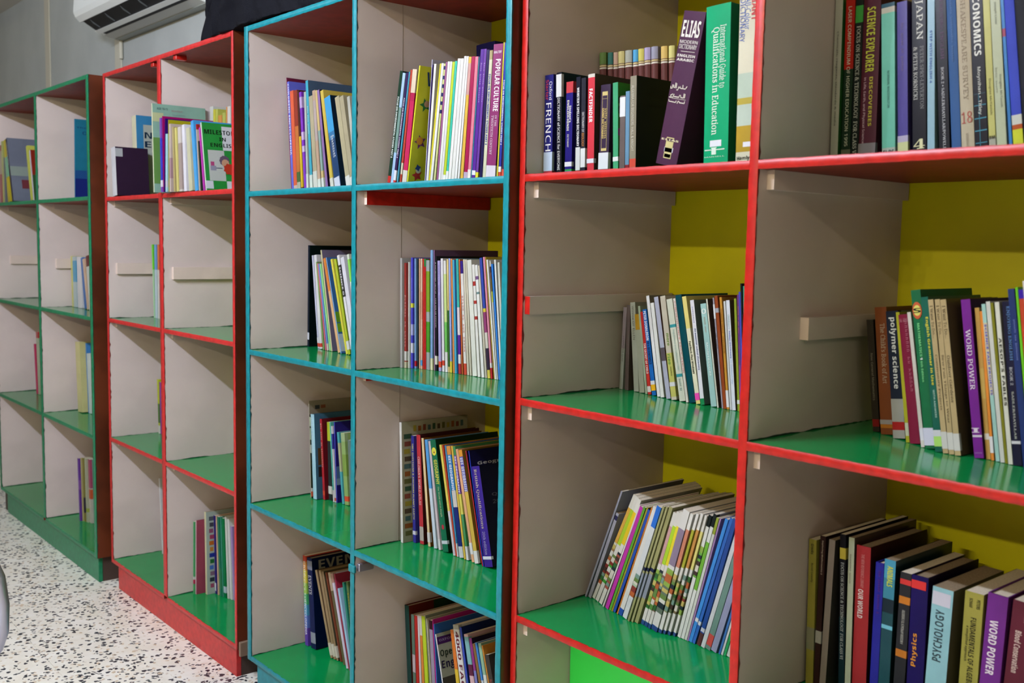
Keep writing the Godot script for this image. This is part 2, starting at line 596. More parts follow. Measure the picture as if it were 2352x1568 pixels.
func spine_patch(list: Array) -> void:
	# x0, x1 (share of width), f0, f1 (from the top), colour
	for q in list:
		var st := start()
		var z := cb + 0.00015
		face(st, [Vector3(cw * q[0], ch * (1.0 - q[3]), z), Vector3(cw * q[0], ch * (1.0 - q[2]), z), Vector3(cw * q[1], ch * (1.0 - q[2]), z), Vector3(cw * q[1], ch * (1.0 - q[3]), z)], Vector3.BACK, hexc(q[4]))
		part("spine_print", st.commit(), mats["print"], cur)

func spine_disc(fy: float, rx: float, ry: float, col: String, lift := 0.0002) -> void:
	var st := start()
	var c := Vector3(cw / 2.0, ch * (1.0 - fy), cb + lift)
	var pts := []
	for i in 28:
		pts.append(c + Vector3(cos(TAU * i / 28.0) * rx, sin(TAU * i / 28.0) * ry, 0))
	fan(st, c, pts, Vector3.BACK, hexc(col))
	part("spine_print", st.commit(), mats["print"], cur)

# cursive strokes: polylines in the share of the spine, drawn as thin ribbons
func strokes(list: Array, thick: float, col: String) -> void:
	var st := start()
	for line in list:
		for i in line.size() - 1:
			var a := Vector3(cw * line[i].x, ch * (1.0 - line[i].y), cb + 0.0007)
			var b := Vector3(cw * line[i + 1].x, ch * (1.0 - line[i + 1].y), cb + 0.0007)
			var e := (b - a).normalized()
			var n := Vector3(-e.y, e.x, 0) * thick / 2.0
			a -= e * thick * 0.3
			b += e * thick * 0.3
			face(st, [a - n, b - n, b + n, a + n], Vector3.BACK, hexc(col))
	part("spine_lettering", st.commit(), mats["print"], cur)


# short pen strokes standing for the joined Arabic title: two lines and a smaller third
func arabic_title() -> void:
	var V := func(x: float, y: float) -> Vector2: return Vector2(x, y)
	strokes([[V.call(0.82, 0.475), V.call(0.76, 0.492), V.call(0.64, 0.492), V.call(0.62, 0.47)], [V.call(0.62, 0.492), V.call(0.52, 0.492), V.call(0.5, 0.48), V.call(0.47, 0.492), V.call(0.43, 0.482), V.call(0.42, 0.505), V.call(0.36, 0.505)],
		[V.call(0.32, 0.465), V.call(0.32, 0.494)], [V.call(0.27, 0.462), V.call(0.27, 0.492), V.call(0.2, 0.492), V.call(0.19, 0.478)], [V.call(0.14, 0.475), V.call(0.14, 0.498), V.call(0.07, 0.5), V.call(0.06, 0.488)],
		[V.call(0.8, 0.525), V.call(0.8, 0.55)], [V.call(0.75, 0.523), V.call(0.75, 0.55), V.call(0.62, 0.55), V.call(0.6, 0.537), V.call(0.55, 0.537), V.call(0.53, 0.55), V.call(0.3, 0.55)], [V.call(0.28, 0.535), V.call(0.24, 0.558)], [V.call(0.22, 0.535), V.call(0.12, 0.545), V.call(0.2, 0.558), V.call(0.07, 0.557)],
		[V.call(0.84, 0.572), V.call(0.83, 0.586)], [V.call(0.79, 0.584), V.call(0.6, 0.584), V.call(0.58, 0.576)], [V.call(0.5, 0.59), V.call(0.54, 0.574)], [V.call(0.44, 0.576), V.call(0.42, 0.586), V.call(0.1, 0.584), V.call(0.08, 0.574)]], 0.0017, "e8e2d0")

func cover_motif() -> void:
	var list := []
	var cols := ["3a5a44", "8a4a3a", "a89a3a", "5a4a3a", "4a6a6a", "9a5a2a", "6a6a3a"]
	for i in 14:
		var y := 0.1 + i * 0.062
		list.append([0.03 + 0.008 * (i % 2), 0.145 - 0.015 * (i % 3), y, y + 0.04, cols[i % 7]])
	for i in 11:
		var x := 0.17 + i * 0.072
		list.append([x, x + 0.042, 0.035 + 0.008 * (i % 2), 0.085, cols[(i * 3 + 2) % 7]])
	cp(list)

func cover_blocks() -> void:
	var list := []
	var cols := ["5a6068", "4a4a58", "9a5a78", "b04a6a", "c8702a", "c88a3a", "2a3aa0", "2a7a3a", "4a7ac8", "8a6a80", "35404a", "a04a6a"]
	for i in 12:
		var y := 0.06 + i * 0.074
		list.append([0.05 + 0.01 * (i % 2), 0.14 - 0.01 * (i % 3), y, y + 0.05, cols[i]])
	cp(list)

# ============================================================ room
func room() -> void:
	# floor: a bed with terrazzo tiles laid on it where the photograph shows floor
	var st := start()
	box(st, Vector3(-9.6, -0.12, -0.65), Vector3(3.1, -0.012, 6.1))
	var bed := struct("floor", st.commit(), mats["trim_paint"])
	var ts := start()
	var S := 0.3
	bevel_box(ts, Vector3(0.0006, -0.012, 0.0006), Vector3(S - 0.0006, 0.0, S - 0.0006), 0.0008)
	var tm := ts.commit()
	for i in 22:
		for j in 7:
			part("tile", tm, mats["terrazzo"], bed, Vector3(-8.1 + i * S, 0, -0.12 + j * S))
	var ss := start()
	for b in [[-9.6, -8.1, -0.65, 6.1], [-1.5, 3.1, -0.65, 6.1], [-8.1, -1.5, -0.65, -0.12], [-8.1, -1.5, 1.98, 6.1]]:
		box(ss, Vector3(b[0], -0.012, b[2]), Vector3(b[1], 0.0, b[3]))
	var rest := part("tile_field", ss.commit(), mats["terrazzo"], bed)
	rest.set_meta("kind", "stuff")
	var H := 3.135
	var defs := [["wall_back", Vector3(-9.6, 0, -0.53 - 0.12), Vector3(3.1, H, -0.53)], ["wall_front", Vector3(-9.6, 0, 6.0), Vector3(3.1, H, 6.12)], ["wall_left", Vector3(-9.6, 0, -0.53), Vector3(-9.48, H, 6.0)], ["wall_right", Vector3(2.98, 0, -0.53), Vector3(3.1, H, 6.0)]]
	for d in defs:
		var w := start()
		box(w, d[1], d[2])
		struct(d[0], w.commit(), mats["wall_paint" if d[0] == "wall_back" else "far_wall_paint"])
	var c := start()
	box(c, Vector3(-9.6, H, -0.7), Vector3(3.1, H + 0.12, 6.12))
	struct("ceiling", c.commit(), mats["ceiling_paint"])
	# cover strips over the joints of the wall sheets
	var i := 1
	for x in [-8.38, -7.13, -5.85, -4.58, -3.31, -2.04]:
		var t := start()
		bevel_box(t, Vector3(x - 0.05, 0, -0.53), Vector3(x + 0.05, H, -0.53 + 0.009), 0.003)
		struct("trim_%d" % i, t.commit(), mats["trim_paint"])
		i += 1

func tube_lamp(at: Vector3, energy: float, label_no: int) -> void:
	var where: String = ["over the turquoise bookcase", "over the green bookcase", "deep in the room opposite the turquoise bookcase", "deep in the room opposite the near red bookcase", "deep in the room behind the camera"][label_no]
	var o := thing("ceiling_light", "white fluorescent tube lamp on ceiling " + where, "ceiling light", at)
	var st := start()
	bevel_box(st, Vector3(-0.62, 0.03, -0.04), Vector3(0.62, 3.135 - at.y, 0.04), 0.006)
	part("housing", st.commit(), mats["ac_white"], o)
	for s in [-1.0, 1.0]:
		var e := start()
		bevel_box(e, Vector3(s * 0.61 - 0.012, -0.025, -0.02), Vector3(s * 0.61 + 0.012, 0.03, 0.02), 0.003)
		part("lamp_holder", e.commit(), mats["ac_white"], o)
	var t := start()
	tube(t, [Vector3(-0.598, 0, 0), Vector3(0.598, 0, 0)], 0.014, 16)
	part("tube", t.commit(), mats["tube"], o)
	for k in 5:
		var l := OmniLight3D.new()
		l.name = "tube_light"
		l.light_color = Color(0.93, 0.96, 1.05) if label_no < 2 else Color(1.0, 0.93, 0.76)
		l.light_energy = energy / 5.0
		l.light_size = 0.03
		l.omni_range = 14.0
		l.omni_attenuation = 2.0
		l.shadow_enabled = true
		l.position = Vector3(-0.48 + 0.24 * k, -0.05, 0)
		o.add_child(l, true)

# ============================================================ bookcases
# a painted front edge along a board, its outline a little uneven, and the ragged rim where brush and paint ran on to the board, darkened to paint in ridge shadows
func painted_edge(parent: Node3D, a: Vector3, b: Vector3, thick: float, paint: Material, bleed_shade: Material, vertical: bool) -> void:
	var along := (b - a)
	var n := maxi(8, int(along.length() / 0.012))
	var st := start()
	var bl := start()
	var bl2 := start()
	var side := Vector3.RIGHT if vertical else Vector3.UP
	var prev := []
	for i in n + 1:
		var c := a + along * (float(i) / n)
		var j0 := rng.randf_range(-0.0003, 0.0005)
		var j1 := rng.randf_range(-0.0003, 0.0005)
		var run := rng.randf_range(0.0004, 0.002) if rng.randf() < 0.88 else rng.randf_range(0.002, 0.005)
		var run2 := rng.randf_range(0.0003, 0.0014)
		var zj := rng.randf_range(0.0008, 0.0014)
		var cur_ := [c - side * (thick / 2.0 + j0), c + side * (thick / 2.0 + j1), zj, run, run2]
		if i > 0:
			var p0: Vector3 = prev[0]
			var p1: Vector3 = prev[1]
			var q0: Vector3 = cur_[0]
			var q1: Vector3 = cur_[1]
			var za := Vector3(0, 0, prev[2])
			var zb := Vector3(0, 0, cur_[2])
			var na := (Vector3.BACK - side * 0.4).normalized()
			var nb := (Vector3.BACK + side * 0.4).normalized()
			var pm := (p0 + p1) / 2.0 + za * 1.15
			var qm := (q0 + q1) / 2.0 + zb * 1.15
			for w in [[p0 + za, pm, qm, q0 + zb, na, Vector3.BACK], [pm, p1 + za, q1 + zb, qm, Vector3.BACK, nb]]:
				var nn := [w[4], w[5], w[5], w[4]]
				var order := [0, 1, 2, 0, 2, 3] if (w[2] - w[0]).cross(w[1] - w[0]).z > 0.0 else [0, 2, 1, 0, 3, 2]
				for k in order:
					st.set_normal(nn[k])
					st.set_color(Color.WHITE)
					st.add_vertex(w[k])
			var back := Vector3(0, 0, 0.002)
			face(st, [p1 + za, q1 + zb, q1 - back, p1 - back], side)
			face(st, [p0 + za, q0 + zb, q0 - back, p0 - back], -side)
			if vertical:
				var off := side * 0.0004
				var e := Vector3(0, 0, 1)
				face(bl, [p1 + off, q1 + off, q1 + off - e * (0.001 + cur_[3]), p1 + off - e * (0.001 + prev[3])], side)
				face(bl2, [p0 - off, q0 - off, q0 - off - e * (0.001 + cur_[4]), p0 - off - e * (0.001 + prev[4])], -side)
		prev = cur_
	part("front_edge", st.commit(), paint, parent)
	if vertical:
		part("paint_shade_rim", bl.commit(), bleed_shade, parent)
		part("paint_shade_rim", bl2.commit(), bleed_shade, parent)

func board(parent: Node3D, called: String, lo: Vector3, hi: Vector3, m: Dictionary) -> MeshInstance3D:
	var mesh := ArrayMesh.new()
	var faces := ["x0", "x1", "y0", "y1", "z0", "z1"]
	var groups := {}
	for f in faces:
		var k: String = m.get(f, m["all"])
		if not groups.has(k):
			groups[k] = []
		groups[k].append(f)
	for k in groups:
		var st := start()
		var skip := ""
		for f in faces:
			if not f in groups[k]:
				skip += f + " "
		box(st, lo, hi, Color.WHITE, skip)
		st.set_material(mats[k])
		st.commit(mesh)
	return part(called, mesh, null, parent)

# xs: outer left, inner left, divider left, divider right, inner right, outer right; ys: the tops of the boards from the top one down
func bookcase(label: String, xs: Array, ys: Array, zf: float, zb: float, paint: String, cleats: Array, plinth_in: float, plinth_out: float) -> Node3D:
	var o := thing("bookcase", label, "bookcase", Vector3.ZERO, "bookcases along the wall")
	var T := 0.0162
	var pm: Material = mats[paint + "_paint"]
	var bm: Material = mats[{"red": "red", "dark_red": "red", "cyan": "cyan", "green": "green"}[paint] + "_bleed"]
	var top: float = ys[0]
	var low: float = ys[4] - T
	var sets := [[xs[0], xs[1], "laminate_brown", "panel"], [xs[2], xs[3], "panel", "panel"], [xs[4], xs[5], "panel", "laminate_brown"]]
	for i in 3:
		var s: Array = sets[i]
		var y1: float = top if i != 1 else top - T
		var y0: float = low if i != 1 else ys[4]
		var u := board(o, "upright" if i != 1 else "divider", Vector3(s[0], y0, zb), Vector3(s[1], y1, zf), {"all": "panel", "x0": s[2], "x1": s[3], "y1": "laminate_brown", "z0": "laminate_brown"})
		painted_edge(u, Vector3((s[0] + s[1]) / 2.0, y0, zf), Vector3((s[0] + s[1]) / 2.0, y1, zf), s[1] - s[0], pm, bm, true)
	for k in 5:
		for bay in 2:
			var x0: float = xs[1] if bay == 0 else xs[3]
			var x1: float = xs[2] if bay == 0 else xs[4]
			if k == 0:
				if bay == 1:
					continue
				x1 = xs[4]
			var called := "top_board" if k == 0 else ("bottom_board" if k == 4 else "shelf")
			var b := board(o, called, Vector3(x0, ys[k] - T, zb + 0.004), Vector3(x1, ys[k], zf), {"all": "underside", "y1": "shelf_green" if k > 0 else "laminate_brown"})
			painted_edge(b, Vector3(x0, ys[k] - T / 2.0, zf), Vector3(x1, ys[k] - T / 2.0, zf), T, pm, bm, false)
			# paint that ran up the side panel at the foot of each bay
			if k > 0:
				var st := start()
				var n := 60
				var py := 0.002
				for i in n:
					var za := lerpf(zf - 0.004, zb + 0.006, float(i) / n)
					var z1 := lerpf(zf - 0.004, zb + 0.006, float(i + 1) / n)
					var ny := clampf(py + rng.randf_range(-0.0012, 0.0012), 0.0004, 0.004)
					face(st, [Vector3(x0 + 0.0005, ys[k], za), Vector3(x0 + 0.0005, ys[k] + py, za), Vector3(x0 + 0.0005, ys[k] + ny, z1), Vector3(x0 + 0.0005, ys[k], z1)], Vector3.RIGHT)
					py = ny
				part("paint_shade_rim", st.commit(), mats["green_bleed"], b)  # run-up paint, in the green darkened for ridge shadows
	var bp := board(o, "back_panel", Vector3(xs[0], low, zb - 0.006), Vector3(xs[5], top, zb), {"all": "laminate_brown", "z1": "back_yellow"})
	# plinth: a skirting frame set a little inside the case
	var pl := start()
	bevel_box(pl, Vector3(xs[0] + plinth_in, 0.0, zf - 0.03), Vector3(xs[5] - plinth_out, low, zf - 0.012), 0.001)
	part("plinth", pl.commit(), pm, o)
	for s in [xs[0] + plinth_in, xs[5] - plinth_out]:
		var pe := start()
		var d := 0.018 if s < xs[2] else -0.018
		box(pe, Vector3(minf(s, s + d), 0.0, zb), Vector3(maxf(s, s + d), low, zf - 0.0305))
		part("plinth_end", pe.commit(), mats["plinth_wood"], o)
	# cleats nailed to the side panels: side x, y0, y1, front z, thickness, end material, long side material
	for c in cleats:
		var cl := board(o, "cleat", Vector3(c[0], c[1], zb + 0.005), Vector3(c[0] + c[4], c[2], c[3]), {"all": c[6], "z1": c[5]})
	return o

func small_block(parent: Node3D, called: String, lo: Vector3, hi: Vector3, m: String) -> void:
	var st := start()
	bevel_box(st, lo, hi, minf(0.002, (hi - lo).x * 0.2))
	part(called, st.commit(), mats[m], parent)

func air_conditioner() -> void:
	var o := thing("air_conditioner", "white wall air conditioner with open louver high above the green bookcase", "air conditioner", Vector3(-5.79, AC_Y, WZ))
	var L := 1.2
	# y, z of the body, from the back bottom edge round the belly to the front and top
	var body := [Vector2(0, 0.0), Vector2(0, 0.05), Vector2(0.012, 0.105), Vector2(0.045, 0.13), Vector2(0.075, 0.19), Vector2(0.062, 0.228), Vector2(0.085, 0.252), Vector2(0.11, 0.262), Vector2(0.2, 0.255), Vector2(0.29, 0.235), Vector2(0.315, 0.2), Vector2(0.32, 0.0)]
	var st := start()
	pull(st, body, 0.0, L)
	part("body", st.commit(), mats["ac_white"], o)
	var g := start()
	pull(g, [Vector2(0.012, 0.098), Vector2(0.0015, 0.05), Vector2(-0.003, 0.05), Vector2(-0.003, 0.0), Vector2(0.0, -0.0), Vector2(0.004, 0.05)], 0.01, L - 0.01)
	part("belly_panel", g.commit(), mats["ac_grey"], o)
	# dark air outlet set in the belly with guide vanes and the opened flap
	var d := start()
	pull(d, [Vector2(0.012, 0.107), Vector2(0.04, 0.1325), Vector2(0.07, 0.192), Vector2(0.0605, 0.227), Vector2(0.05, 0.21), Vector2(0.025, 0.165)], 0.05, L - 0.05)
	part("outlet", d.commit(), mats["ac_dark"], o)
	for i in 5:
		var v := start()
		var x := 0.14 + i * 0.22
		pull(v, [Vector2(0.04, 0.17), Vector2(0.0615, 0.2262), Vector2(0.04, 0.2065), Vector2(0.022, 0.17)], x, x + 0.004)
		part("vane", v.commit(), mats["ac_vane"], o)
	var f := start()
	pull(f, [Vector2(0.009, 0.14), Vector2(0.0055, 0.143), Vector2(0.018, 0.167), Vector2(0.0215, 0.164)], 0.05, L - 0.05)
	part("louver", f.commit(), mats["ac_white"], o)
	var s := start()
	for i in 24:
		var a := TAU * i / 24.0
		var b := TAU * (i + 1) / 24.0
		for q in [[0.046, 0.014, 0.05, 0.017]]:
			face(s, [Vector3(0.2 + cos(a) * q[0], 0.16 + sin(a) * q[1], 0.2605), Vector3(0.2 + cos(b) * q[0], 0.16 + sin(b) * q[1], 0.2605), Vector3(0.2 + cos(b) * q[2], 0.16 + sin(b) * q[3], 0.2605), Vector3(0.2 + cos(a) * q[2], 0.16 + sin(a) * q[3], 0.2605)], Vector3.BACK)
	part("oval_badge", s.commit(), mats["ac_grey"], o)
	var p := start()
	tube(p, [Vector3(0.0, 0.0, 0.012), Vector3(0.0, -0.06, 0.012), Vector3(0.002, -0.1, 0.012)], 0.011, 12)
	part("pipe", p.commit(), mats["trim_paint"], o)

func black_bag() -> void:
	var o := thing("cloth_bag", "crumpled black cloth bag lying on top across two bookcases", "bag", Vector3(-3.17, BAG_Y, -0.17))
	var n := FastNoiseLite.new()
	n.seed = 12
	n.frequency = 1.0
	n.fractal_octaves = 2
	var st := start()
	st.set_smooth_group(0)
	var U := 200
	var V := 90
	var grid := []
	for i in U + 1:
		var row := []
		for j in V + 1:
			var a := TAU * (i % U) / U
			var e := -PI / 2.0 + PI * j / V
			var dir := Vector3(cos(a) * cos(e), sin(e), sin(a) * cos(e))
			var ce := cos(e) if e > 0.0 else cos(e * 0.35)
			if j == 0:
				ce = 0.0
			var p := Vector3(signf(cos(a)) * pow(absf(cos(a)) * ce, 0.8) * 0.6, dir.y * 0.3, signf(sin(a)) * pow(absf(sin(a)) * ce, 0.7) * 0.21)
			# folds run down the cloth: ridged noise stretched along the height
			var q := Vector3(p.x * 6.0, p.y * 3.0, p.z * 6.0)
			var ridge := 1.0 - absf(n.get_noise_3dv(q)) * 2.2
			p += dir * (ridge * 0.045 - 0.02) * Vector3(1, 1, 0.6)
			p += dir * n.get_noise_3dv(q * 3.1 + Vector3(9, 3, 1)) * 0.007
			# the end over the far red bookcase sags to a tip
			if p.x < -0.33:
				var t := clampf((-0.33 - p.x) / 0.25, 0.0, 1.0)
				p.y = lerpf(p.y, -0.22, t * t * 0.8)
				p.z = lerpf(p.z, 0.04, t * 0.5)
			if p.x > 0.15:
				var t2 := clampf((p.x - 0.15) / 0.35, 0.0, 1.0)
				p.y -= t2 * t2 * 0.1
			p.x *= 1.0 - 0.72 * clampf((p.y + 0.24) / 0.54, 0.0, 1.0)
			p.y = maxf(p.y + 0.24, 0.0)
			row.append(p)
		grid.append(row)
	for i in U:
		for j in V:
			for k in [[i, j], [i, j + 1], [i + 1, j + 1], [i, j], [i + 1, j + 1], [i + 1, j]]:
				st.add_vertex(grid[k[0]][k[1]])
	st.generate_normals()
	st.index()
	part("body", st.commit(), mats["bag_cloth"], o)
	var s := start()
	tube(s, [Vector3(0.12, 0.12, 0.2), Vector3(0.16, 0.2, 0.215), Vector3(0.22, 0.24, 0.19), Vector3(0.3, 0.22, 0.16), Vector3(0.33, 0.13, 0.16)], 0.008, 10)
	part("strap", s.commit(), mats["bag_cloth"], o)

func metal_chair() -> void:
	# only the rounded edge of its back reaches into the picture
	var side := Vector3(-0.645, 0, 0.764)
	var fore := Vector3(0.764, 0, 0.645)
	var p0 := Vector3(-2.622, 0, 0.9)
	var o := thing("metal_chair", "grey metal tube chair standing on the terrazzo in front of green bookcase", "chair", p0)
	var st := start()
	var pts := []
	for i in 25:
		var a := TAU * i / 24.0
		var cx := signf(cos(a)) * pow(absf(cos(a)), 0.8)
		var cy := signf(sin(a)) * pow(absf(sin(a)), 0.75)
		pts.append(side * (0.22 + 0.206 * cx) + Vector3(0, 0.645 + 0.19 * cy, 0) + fore * (0.015 * cy))
	tube(st, pts, 0.014, 20)
	part("back_hoop", st.commit(), mats["steel"], o)
	var bk_ := start()
	for i in 12:
		var u0 := side * (0.05 + 0.34 * i / 12.0)
		var u1 := side * (0.05 + 0.34 * (i + 1) / 12.0)
		var b0 := fore * (-0.02 * sin(PI * i / 12.0))
		var b1 := fore * (-0.02 * sin(PI * (i + 1) / 12.0))
		for n in [[0.0, -1.0], [0.008, 1.0]]:
			face(bk_, [u0 + b0 + fore * n[0] + Vector3(0, 0.52, 0), u1 + b1 + fore * n[0] + Vector3(0, 0.52, 0), u1 + b1 + fore * n[0] + Vector3(0, 0.77, 0), u0 + b0 + fore * n[0] + Vector3(0, 0.77, 0)], fore * n[1])
	part("backrest", bk_.commit(), mats["grey_plastic"], o)
	var se := start()
	tube(se, [side * 0.06 + Vector3(0, 0.45, 0) + fore * 0.03, side * 0.06 + Vector3(0, 0.45, 0) + fore * 0.4, side * 0.38 + Vector3(0, 0.45, 0) + fore * 0.4, side * 0.38 + Vector3(0, 0.45, 0) + fore * 0.03], 0.012, 14)
	part("seat_frame", se.commit(), mats["steel"], o)
	var sp := start()
	face(sp, [side * 0.06 + Vector3(0, 0.464, 0) + fore * 0.03, side * 0.06 + Vector3(0, 0.464, 0) + fore * 0.4, side * 0.38 + Vector3(0, 0.464, 0) + fore * 0.4, side * 0.38 + Vector3(0, 0.464, 0) + fore * 0.03], Vector3.UP)
	face(sp, [side * 0.06 + Vector3(0, 0.452, 0) + fore * 0.03, side * 0.06 + Vector3(0, 0.452, 0) + fore * 0.4, side * 0.38 + Vector3(0, 0.452, 0) + fore * 0.4, side * 0.38 + Vector3(0, 0.452, 0) + fore * 0.03], Vector3.DOWN)
	part("seat", sp.commit(), mats["grey_plastic"], o)
	for s in [0.1, 0.34]:
		var l := start()
		tube(l, [side * s + Vector3(0, 0.462, 0), side * s + Vector3(0, 0.44, 0) + fore * 0.02, side * s - fore * 0.03], 0.012, 14)
		part("leg", l.commit(), mats["steel"], o)
		var l2 := start()
		tube(l2, [side * s + Vector3(0, 0.44, 0) + fore * 0.39, side * s + fore * 0.41], 0.012, 14)
		part("leg", l2.commit(), mats["steel"], o)

func green_board() -> void:
	var o := thing("green_board", "bright green board standing in the lowest bay of near red bookcase", "board", Vector3(BOARD_X, BOARD_Y, -0.176))
	var st := start()
	bevel_box(st, Vector3(0.0, 0.0, -0.006), Vector3(0.61, 0.43, 0.0), 0.001)
	part("sheet", st.commit(), mats["board_green"], o)
	for x in [0.0, 0.598]:
		var e := start()
		bevel_box(e, Vector3(x, 0.0, -0.03), Vector3(x + 0.012, 0.43, -0.0065), 0.001)
		part("rear_batten", e.commit(), mats["cleat_wood"], o)


# ============================================================ books, shelf by shelf
func books_a() -> void:
	var g := ""
	g = "books in the top far bay of the near red bookcase"
	bk("p", "navy dictionary lettered FRENCH in top far bay of near red bookcase", g, -1.7786, 1.6943, -0.051, 0.0282, 0.2248, 0.16, -0.0067, "2b2a74", "", [[0.96, 1, "b5404a"]], [[0.77, 0.96, "b9c9de"]], [["FRENCH", "d", "f2f2f2", 0.28, 0.76, 0.5, 0.62, "r"], ["Oxford", "d", "e8e8ee", 0.07, 0.25, 0.72, 0.34, "r"], ["Starter", "d", "d0404a", 0.05, 0.25, 0.3, 0.34, "r"]])
	bk("h", "black science dictionary with white top sticker in top far bay of near red bookcase", g, -1.7347, 1.6943, -0.051, 0.0163, 0.2265, 0.154, -0.0293, "14191f", "16302f", [], [[0.02, 0.24, "d6d8d8"]], [["DICTIONARY of SCIENCE for EVERYONE", "d", "f0f0f0", 0.25, 0.96, 0.5, 0.5, "r"]])
	bk("p", "blue student dictionary with red corner in top far bay of near red bookcase", g, -1.7075, 1.6943, -0.051, 0.0217, 0.2023, 0.1457, -0.0045, "27267a", "", [[0, 0.12, "c8484e"], [0.95, 0.97, "3f9a4a"], [0.97, 1, "3a7ac0"]], [[0.87, 0.92, "d8d8e0"]], [["ENGLISH-HINDI", "d", "e0e0c8", 0.2, 0.53, 0.35, 0.3, "b"], ["Student's", "d", "e8e8ee", 0.26, 0.44, 0.68, 0.3, "b"], ["DICTIONARY", "d", "e0e0c8", 0.57, 0.71, 0.4, 0.25, "r"]])
	bk("p", "black spelling dictionary with white lettering in top far bay of near red bookcase", g, -1.6722, 1.6943, -0.051, 0.0131, 0.2096, 0.1509, -0.0213, "1d1b2a", "", [], [[0.73, 0.97, "cfd2d0"]], [["WEBSTER'S SPELLING DICTIONARY", "d", "efefef", 0.11, 0.72, 0.5, 0.5, "b"]])
	bk("p", "dark dictionary with orange lettered BIOLOGY in top far bay of near red bookcase", g, -1.6566, 1.6943, -0.051, 0.0135, 0.2058, 0.1482, -0.0175, "2c2c35", "", [], [[0.74, 0.94, "d8dcdc"]], [["DICTIONARY OF", "d", "e8e8e8", 0.36, 0.57, 0.5, 0.45, "r"], ["BIOLOGY", "d", "d88a3a", 0.58, 0.72, 0.5, 0.5, "r"]])
	bk("h", "red fact book with torn pale spine edge in top far bay of near red bookcase", g, -1.6356, 1.6943, -0.051, 0.0205, 0.2112, 0.1436, -0.0189, "cf3b46", "4a4238", [[0, 0.035, "d8d4c8"]], [[0.86, 0.905, "dcdce6"]], [["FACTFINDER", "d", "f4f4f4", 0.15, 0.49, 0.5, 0.5, "k"]])
	bk("h", "purple dictionary with a gold framed spine in top far bay of near red bookcase", g, -1.5999, 1.6944, -0.051, 0.0285, 0.1842, 0.1252, 0.0043, "3a2742", "", [], [[0.78, 0.97, "d8dde2"]], [["USING DICTIONARY", "d", "d8c070", 0.27, 0.62, 0.35, 0.22, "b"], ["QUICK COMPLETE", "d", "d8c070", 0.27, 0.62, 0.62, 0.22, "x"]])
	spine_patch([[0.22, 0.25, 0.08, 0.76, "c9b878"], [0.75, 0.78, 0.08, 0.76, "c9b878"], [0.25, 0.75, 0.08, 0.125, "c9b878"], [0.25, 0.75, 0.73, 0.76, "c9b878"], [0.25, 0.75, 0.16, 0.163, "c9b878"]])
	bk("p", "green English book with blue stripe in top far bay of near red bookcase", g, -1.5565, 1.6943, -0.051, 0.0147, 0.1853, 0.1334, -0.0414, "4aa678", "3f8f3a", [], [[0.84, 0.89, "e0e4e4"]])
	ct("M", 0.01, 0.15, 0.16, 0.24, "14281a")
	ct("D", 0.01, 0.13, 0.27, 0.35, "14281a")
	cp([[0, 0.07, 0.52, 0.6, "a03a98"]])
	bk("p", "grey brown book with white top sticker in top far bay of near red bookcase", g, -1.5384, 1.6943, -0.051, 0.0148, 0.1561, 0.1124, -0.0192, "6e6260", "", [], [[0.02, 0.28, "dfe2e4"]])
	bk("t", "thin pale blue book with red foot in top far bay of near red bookcase", g, -1.5219, 1.6943, -0.051, 0.011, 0.1638, 0.1179, -0.0225, "6a94b2", "", [[0.93, 1, "8a2f35"]])
	bk("h", "beige taped algebra book with black cover in top far bay of near red bookcase", g, -1.5093, 1.6943, -0.051, 0.0175, 0.1935, 0.1316, -0.0218, "8f8a76", "26292c", [[0.88, 0.97, "d8503f"]], [], [["ALGEBRA FOR BEGINNERS  HALL & KNIGHT", "d", "d0ccba", 0.1, 0.8, 0.5, 0.4, "r"]])
	ct("ALGEBRA", 0.3, 0.85, 0.1, 0.14, "16181a")
	ct("FOR BEGINNERS", 0.25, 0.9, 0.17, 0.2, "16181a")
	ct("HALL & KNIGHT", 0.28, 0.88, 0.28, 0.31, "16181a")
	bk("h", "leaning purple hardback dictionary with Arabic lettering in top far bay of near red bookcase", g, -1.4355, 1.7059, -0.051, 0.0555, 0.3004, 0.16, 0.212, "4f2b46", "")
	spine_text(["ELIAS", "h", "e8e4da", 0.06, 0.165, 0.5, 0, "b"])
	spine_text(["MODERN", "h", "e8e4da", 0.185, 0.205, 0.5, 0, "r"])
	spine_text(["DICTIONARY", "h", "e8e4da", 0.212, 0.24, 0.5, 0, "r"])
	spine_text(["ENGLISH", "h", "e8e4da", 0.275, 0.292, 0.5, 0, "b"])
	spine_text(["ARABIC", "h", "e8e4da", 0.302, 0.318, 0.5, 0, "b"])
	spine_patch([[0.2, 0.86, 0.255, 0.258, "e0dccc"], [0.2, 0.86, 0.56, 0.5625, "e0dccc"], [0.32, 0.68, 0.815, 0.955, "cfc48a"], [0.35, 0.65, 0.822, 0.842, "4a2840"], [0.35, 0.65, 0.925, 0.948, "4a2840"], [0.3, 0.72, 0.88, 0.912, "d8d8e4"]])
	spine_text(["ELIAS", "h", "e0d8b0", 0.826, 0.838, 0.5, 0, "b"])
	arabic_title()
	bk("h", "thick green qualifications guide in top far bay of near red bookcase", g, -1.3111, 1.6943, -0.051, 0.0583, 0.3021, 0.16, -0.0201, "12a670", "0c6a40", [], [], [["Qualifications in Education", "d", "e8efe4", 0.14, 0.81, 0.42, 0.34, "R"], ["International Guide to", "d", "d8e8dc", 0.13, 0.52, 0.74, 0.25, "R"], ["MANSELL", "h", "d8e8dc", 0.945, 0.952, 0.47, 0, "r"], ["†", "h", "d8e8dc", 0.89, 0.935, 0.47, 0, "b"]])
	spine_patch([[0.27, 0.74, 0.845, 0.885, "e4e6f0"]])
